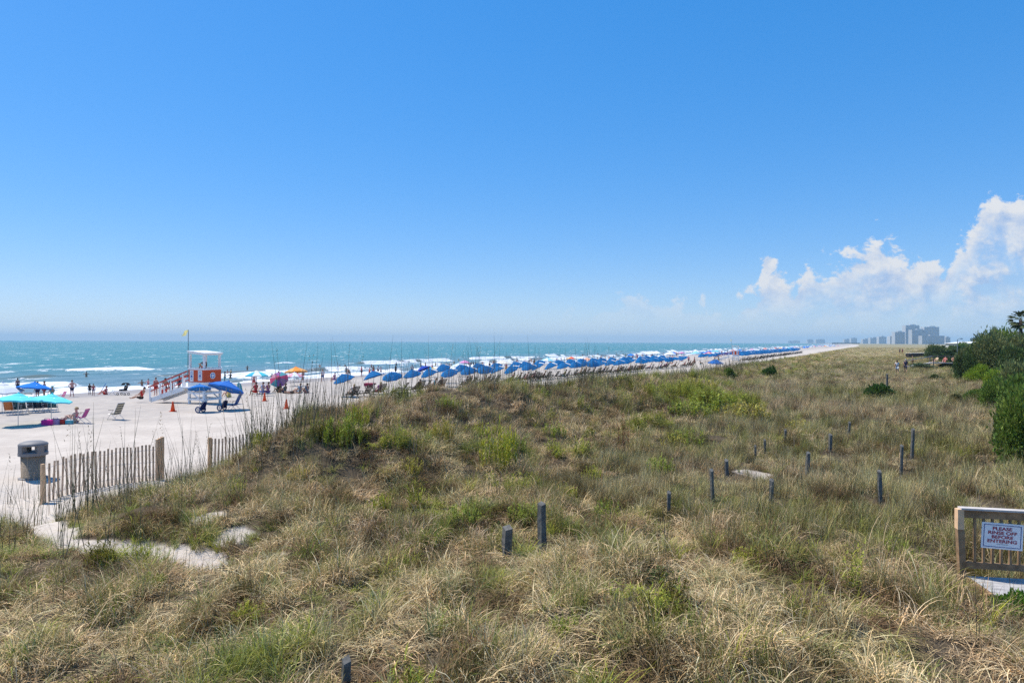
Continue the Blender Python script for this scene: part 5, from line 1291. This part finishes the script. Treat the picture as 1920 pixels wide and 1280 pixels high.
for q in ((642, 835, 762, 62, YG2, 'yellow green herb clump on the crest at the left shoulder of the dune'), (670, 800, 748, 40, YG, 'smaller bright herb clump just right of the left shoulder clump'), (718, 752, 736, 34, YG3, 'golden tipped herb clump right on the crest below the recliners'), (824, 828, 775, 44, YG3, 'golden herb clump in the upper middle of the dune face'), (900, 822, 785, 34, YG, 'herb clump left of the tall bright clump'),
  (935, 880, 785, 66, YG, 'tallest and brightest herb clump in the middle of the dune face'), (965, 845, 805, 44, YG2, 'green herb clump right behind the tallest bright one'), (712, 960, 915, 40, YG, 'herb clump low on the dune face, left of centre'), (870, 985, 935, 62, YG2, 'herb clump left of the short timber stub'), (985, 975, 935, 62, YG2, 'green herb clump behind the two foreground posts'),
  (1110, 900, 868, 36, YG, 'herb clump right of centre on the dune face'), (1140, 975, 930, 46, YG2, 'herb clump right of the tallest foreground post'), (1290, 835, 800, 60, YG2, 'herb clump below the big green mound'), (1225, 1085, 1055, 80, (.10, .17, .05), 'low dark green herb patch below the pale sand bits'), (490, 835, 800, 36, YG, 'pale yellow herb clump by the second sand fence'),
  (1300, 780, 745, 80, YG2, 'left herb clump on the big green mound'), (1345, 770, 728, 90, YG2, 'middle herb clump on the big green mound'), (1395, 790, 745, 80, YG3, 'right herb clump on the big green mound'), (1310, 735, 705, 70, YG3, 'top herb clump on the big green mound'),
  (560, 905, 872, 40, YG3, 'herb clump above the eroded sand face'), (1480, 1150, 1110, 50, YG2, 'herb clump in the grass left of the sign railing'), (470, 1160, 1120, 60, YG, 'herb clump in the left foreground grass'), (1050, 1190, 1160, 50, YG2, 'herb clump in the centre foreground grass'), (60, 1240, 1190, 60, (.14, .22, .04), 'green herb clump in the lower left corner'),
  (770, 890, 850, 40, YG3, 'golden herb clump in the left middle of the dune face'), (1040, 820, 785, 40, YG2, 'green herb clump high on the dune right of the brightest one'), (1060, 940, 905, 44, YG, 'herb clump above and right of the tallest foreground post'), (1240, 890, 850, 50, YG2, 'herb clump left of the dark post by the bare sand'), (1265, 840, 805, 46, YG3, 'golden herb clump right of the red brown dock'), (1500, 810, 780, 44, YG3, 'golden herb clump in the back field behind the leaning post'),
  (1330, 975, 940, 56, YG2, 'green herb clump in front of the dark post by the bare sand'), (800, 1030, 985, 50, YG2, 'herb clump left of and below the short timber stub'), (1400, 1060, 1020, 60, YG, 'herb clump midway between the posts and the sign railing'), (1690, 1060, 1000, 60, YG2, 'herb clump just left of the sign railing'), (280, 1110, 1070, 56, YG2, 'herb clump below the pale sand strip on the left'), (840, 765, 735, 44, YG2, 'green herb clump on the crest under the rental chairs'), (1010, 750, 722, 40, YG2, 'green herb clump on the crest near the picture centre')):
    herb(*q)
herb(1168, 850, 762, 26, (.24, .095, .05), 'rusty red brown dock stalks standing on the dune face', DOCK, None)
shrub(1912, 1172, 1108, 84, (.10, .24, .02), 'bright leafy bush in front of the shower deck', 5, None)
# ---- palm
def palm(px, base_y, top_py, Y_, label):
    a, b = ray(px, top_py); x, y = a*Y_, Y_; z = zg(x, y); zt = H+b*Y_-.9; t = empty('palm_tree', (x, y, z)); tag(t, label, 'palm tree')
    m = MB(); m.smooth = True; m.tube([(0, 0, -.3), (.06, 0, (zt-z)*.5), (.02, .05, zt-z)], [.2, .17, .15], 10); m.build('trunk', BARK, t)
    g_ = random.Random(4); V, F, C = [], [], []
    for i in range(46):
        az = g_.uniform(0, 2*PI); el = g_.uniform(-.9, 1.35); L = g_.uniform(.9, 1.25); p = np.array([0, 0, 0.]); d0 = np.array([math.cos(az)*math.cos(el), math.sin(az)*math.cos(el), math.sin(el)])
        tip = d0*L+np.array([0, 0, -.12]); k = g_.uniform(.6, 1.2); blade(V, F, C, g_, tuple(d0*.05+np.array([0, 0, .0])), az, L, PI/2-el, .2, .03, (k, k, k*.8), 3)
        for j in range(22):                    # fan segments
            f = (j-10.5)/10.5; az2 = az+f*1.25; e2 = el*(1-.3*abs(f))-.1; kk = k*g_.uniform(.75, 1.2)
            b0 = d0*L*.62; n0 = len(V); dd = np.array([math.cos(az2)*math.cos(e2), math.sin(az2)*math.cos(e2), math.sin(e2)]); ww = np.array([-math.sin(az2), math.cos(az2), .2])*.035; L2 = .75*(1-.25*abs(f))
            q = [b0, b0+dd*L2*.55, b0+dd*L2*.55+dd*L2*.45*.8+np.array([0, 0, -.16])]
            V += [tuple(q[0]), tuple(q[1]-ww), tuple(q[2]), tuple(q[1]+ww)]; C += [(kk, kk, kk*.8)]*4; F.append((n0, n0+1, n0+2, n0+3))
    o = bpy.data.objects.new('crown', mesh_np('crown', V, F, C, LEAF)); COL.objects.link(o); o.parent = t; o.location = (0.02, .05, zt-z); o.scale = (1.0,)*3; o.color = (.105, .135, .055, 1)
palm(1914, 700, 584, 74, 'cabbage palm with drooping fronds standing above the hedge')
# ---- houses behind the hedge
SHING = mat('grey_shingles', (.26, .26, .28), .9, .15, .25, 3); SIDING = mat('pale_siding', (.55, .54, .50), .7, .2, .06, 3); GLASS = mat('dark_window', (.03, .04, .05), .15, .5)
def house(px, py_eave, py_ridge, Y_, wid, dep, label):
    a, b = ray(px, py_eave); x, y = a*Y_, Y_; z = zg(x, y); ze = H+b*Y_-z; zr = H+ray(px, py_ridge)[1]*Y_-z; t = empty('beach_house', (x+wid/2, y+dep/2, z), R(-8)); tag(t, label, 'house')
    w_ = MB(); w_.box((0, 0, ze/2-.3), (wid, dep, ze+.6)); wo = w_.build('wall', SIDING, t)
    r_ = MB(); r_.add([(-wid/2-.4, -dep/2-.4, ze), (wid/2+.4, -dep/2-.4, ze), (wid/2+.4, dep/2+.4, ze), (-wid/2-.4, dep/2+.4, ze), (-wid/2+2, 0, zr), (wid/2-2, 0, zr)], [(0, 1, 5, 4), (2, 3, 4, 5), (1, 2, 5), (3, 0, 4), (3, 2, 1, 0)]); r_.build('roof', SHING if py_eave > 645 else mat('white_roofing', (.7, .71, .72), .7), t)
    for i in range(3):
        q = MB(); q.box((-wid/2+wid*(i+.5)/3, -dep/2-.02, ze*.62), (1.0, .06, 1.3)); f_ = q.build('window', WPAINT, t); g_ = MB(); g_.box((-wid/2+wid*(i+.5)/3, -dep/2-.053, ze*.62), (.84, .02, 1.14)); g_.build('pane', GLASS, f_)
house(1917, 650, 620, 92, 12, 9, 'house with grey shingle roof half hidden by hedge at the right edge')
house(1806, 643.5, 640, 190, 10, 8, 'low house with white roof beyond the lamp post')
# ---- lamp post, platform and boardwalk at the far end of the field
x, y, z = ground(1795, 690); a, b = ray(1792, 636)
lp = empty('lamp_post', (x, y, z)); tag(lp, 'thin grey lamp post before the hedge', 'lamp post'); hL = H+b*y-z
m = MB(); m.tube([(0, 0, -.2), (0, 0, hL)], [.07, .05], 8); m.build('pole', mat('galvanised_pole', (.25, .28, .27), .5, .4), lp)
m = MB(); m.tube([(0, 0, hL-.05), (.2, 0, hL+.12), (.45, 0, hL+.12)], .035, 6); m.build('arm', mat('galvanised_pole', (.25, .28, .27)), lp); m = MB(); m.box((.55, 0, hL+.10), (.4, .2, .12), taper=.7); m.build('lamp_head', mat('galvanised_pole', (.25, .28, .27)), lp)
x, y, z = ground(1776, 690)
vp = empty('viewing_platform', (x, y, z), R(-20)); tag(vp, 'small timber viewing platform with sloping ramp before the hedge', 'platform')
m = MB(); m.box((0, 0, .75), (4.2, 2.4, .12)); m.build('deck', DECKW, vp)
for sx in (-1, 1):
    for sy in (-1, 1): m = MB(); m.box((sx*2.0, sy*1.1, .85), (.12, .12, 1.75)); m.build('post', WOOD, vp)
m = MB(); m.beam((-2.0, -1.1, 1.72), (2.0, -1.1, 1.72), .08, .10); m.beam((-2.0, 1.1, 1.72), (2.0, 1.1, 1.72), .08, .10); m.beam((2.0, -1.1, 1.74), (2.0, 1.1, 1.74), .08, .10); m.build('handrail', WOOD, vp)
m = MB(); m.beam((-2.1, 0, .74), (-5.6, 0, .05), 1.3, .1); m.beam((-2.1, -.65, 1.72), (-5.6, -.65, 1.0), .08, .1); m.build('ramp', DECKW, vp)
for i, (dx, dy, sk, bt, tp, lab) in enumerate(((-1.3, 0, 'fair', (.5, .45, .2), (.75, .65, .35), 'person in cream top seated left on the viewing platform'), (-.2, .2, 'pink', RED, (.5, .12, .10), 'person in red seated in the middle of the viewing platform'), (.8, 0, 'tan', NAVY, (.6, .35, .25), 'person in salmon top seated right on the viewing platform'))):
    q = Matrix.Rotation(R(-20), 3, 'Z') @ Vector((dx, dy, 0)); person(x+q.x, y+q.y, z+.82, 'ground', R(100+30*i), sk, bt, tp, 'brown', lab)
xa, ya, za = ground(1702, 670); xb, yb, zb_ = ground(1738, 669)
bw = empty('dune_boardwalk', (xa, ya, za)); tag(bw, 'low grey boardwalk crossing the dune field far off', 'boardwalk')
m = MB(); m.beam((0, 0, 1.0), (xb-xa+3, yb-ya, 1.0), 1.6, .12); m.build('deck', DECKW, bw)
m = MB()
for i in range(9): f = i/8; m.box(((xb-xa+3)*f, (yb-ya)*f, .4), (.2, 1.4, 1.2))
m.build('piles', DWOOD, bw)
m = MB(); m.beam((0, -.8, 1.5), (xb-xa+3, yb-ya-.8, 1.5), .08, .1); m.build('handrail', WOOD, bw)
person_px(1682, 703, 'walk', -30, 'tan', (.6, .62, .65), (.62, .6, .58), 'dark', 'person in white shirt walking through the back field grass')
person_px(1698, 700, 'walk', -30, 'tan', (.06, .06, .1), (.05, .05, .09), 'grey', 'grey haired person in dark clothes walking through the back field grass')
person_px(1711, 687, 'stand', 60, 'tan', (.25, .24, .12), (.28, .27, .15), 'brown', 'person in khaki standing in grass beyond the walking pair')
for px, fy, c, l in ((1692, 663, RED, 'distant person in red at the far edge of the dune'), (1687, 663, NAVY, 'distant person in navy at the far edge of the dune')): person_px(px, fy, 'stand', 0, 'tan', c, c, 'dark', l)
# ================================================================ SKYLINE
def tower_block(px0, px1, top, s_al, shade, label, depth=28, fl=None, group='hazy high rises along the far coast'):
    """balconied slab block far down the coast; s_al = distance in metres"""
    a0, b0 = ray(px0, top); a1, _ = ray(px1, top); Y_ = s_al; w_ = (a1-a0)*Y_; x = (a0+a1)/2*Y_; hgt = H+b0*Y_-1.0
    t = empty('apartment_tower', (x, Y_, 1.0), R(0)); tag(t, label, 'high-rise', group)
    shade += .08; M1 = mat('hazy_concrete_%d' % int(shade*100), (shade, shade*.98, shade*.96), .8, .2); M2 = mat('balcony_shadow_glass', (.24, .27, .31), .4, .4)  # concrete lightened to put some of the distance haze into its colour
    m = MB(); m.box((0, depth/2, hgt/2-1), (w_, depth, hgt+2)); m.build('body', M1, t)
    nb = max(2, int(w_/11)); n = max(3, int(hgt/3.2))
    g_ = MB()
    for i in range(nb): g_.box((-w_/2+w_*(i+.5)/nb, -.15, hgt/2-.5), (w_/nb*.55, .3, hgt-5))
    wo = g_.build('windows', M2, t)
    q = MB()
    for k in range(1, n): q.box((0, -.6, k*hgt/n), (w_*.97, 1.2, .9))
    q.build('balconies', M1, t)
    p = MB(); p.box((w_*.1, depth/2, hgt+2.2), (w_*.4, depth*.5, 4.4)); p.build('roof_plant', M1, t)
for q in ((1678, 1697, 622, 3150, .36, 'blocky mid rise, left shoulder of the hazy cluster'), (1698, 1724, 609.5, 3200, .40, 'tallest high rise in the hazy cluster'), (1710, 1738, 618, 3050, .33, 'lower high rise in front of the tallest one'), (1733, 1761, 612.5, 3250, .42, 'second tallest high rise, right side of the cluster'), (1729, 1771, 629, 2980, .30, 'long low block at the foot of the cluster'), (1669, 1679, 630, 3300, .42, 'narrow low block, leftmost of the cluster'), (1773, 1782, 632, 3350, .33, 'small block, rightmost of the cluster'),
   (1648, 1662, 631, 4300, .42, 'pale hotel block left of the main cluster'), (1632, 1647, 633, 4400, .38, 'second hotel block left of the main cluster'), (1618, 1631, 635.5, 4500, .36, 'third low hotel block left of the main cluster'), (1596, 1607, 633.5, 5600, .38, 'faint tower, right one of the pair past the pier'), (1583, 1595, 635.5, 5700, .38, 'faint tower, left one of the pair past the pier'), (1530, 1547, 636, 7000, .40, 'very faint blocks, right of the last pair down the coast'), (1514, 1525, 636, 7200, .40, 'very faint blocks, left of the last pair down the coast'), (1478, 1500, 638.5, 8200, .40, 'barely visible low blocks at the end of the coast')):
    tower_block(*q)
pr = empty('fishing_pier', (0, 0, WATER)); tag(pr, 'thin dark fishing pier reaching into the sea below the far coast', 'pier')
a0 = ray(1560, 640)[0]; a1 = ray(1612, 640)[0]; m = MB(); m.beam((a0*3300, 3300, 7.2), (a1*3300, 3300, 7.2), 9, 1.6); m.build('deck', DWOOD, pr)
m = MB()
for i in range(28): m.box(((a0+(a1-a0)*(i+.5)/28)*3300, 3300, 2.5), (.9, 6, 10))
m.build('piles', DWOOD, pr)
# far-off wood behind the dune field: one mass
g_ = np.random.default_rng(77); N = 900
ss = 60+np.geomspace(1, 3400, N)*g_.uniform(.85, 1.15, N); tt = -14-g_.random(N)**1.5*(20+ss*.10)
wx, wy = xy(ss, tt); kp = (wx/np.maximum(wy, 1) > .645) & (np.hypot(wx, wy) > 110); wx, wy = wx[kp], wy[kp]; N = len(wx); dd = np.hypot(wx, wy)
WC = bpy.data.collections.new('wood_crowns'); 
for i in range(3): WC.objects.link(bpy.data.objects.new('wood_crown_'+'abc'[i], crown_mesh(340+i, 8, 900, .30, .8, .4)))
for q in WC.objects: q.data.materials.clear(); q.data.materials.append(BLADE)
sc = 2.0+g_.random(N)*2.2+dd/900
tag(scatter('distant_wood', WC, np.stack([wx, wy, terrain(wx, wy)-.2], 1), g_.integers(0, 3, N), np.stack([wx*0, wx*0, g_.random(N)*6.28], 1), np.stack([sc*1.2, sc*1.2, sc*g_.uniform(.6, 1.0, N)*.85], 1), np.array([[.05, .085, .035]])*g_.uniform(.7, 1.4, (N, 1)), BLADE), 'dark line of woodland behind the dune field', 'woodland', kind='stuff')
# two gulls over the sea
for px, py, Y_, lab in ((1030, 575, 320, 'tiny gull gliding above the sea, higher of two'), (1215, 611, 380, 'tiny gull low over the horizon right of the other gull')):
    a, b = ray(px, py); t = empty('gull', (a*Y_, Y_, H+b*Y_)); tag(t, lab, 'bird')
    m = MB(); m.smooth = True; m.tube([(0, -.22, 0), (0, -.1, .02), (0, .1, .01), (0, .25, 0)], [.02, .07, .06, .02], 8); m.tube([(0, -.2, .03), (0, -.28, .05), (0, -.34, .04)], [.04, .04, .008], 6)
    for s in (-1, 1): m.sheet([[(0, -.1, .03), (0, .08, .03)], [(s*.35, -.12, .16), (s*.35, .05, .15)], [(s*.72, .0, .10), (s*.72, .06, .10)]])
    m.build('body', mat('gull_plumage', (.3, .3, .32), .8), t)
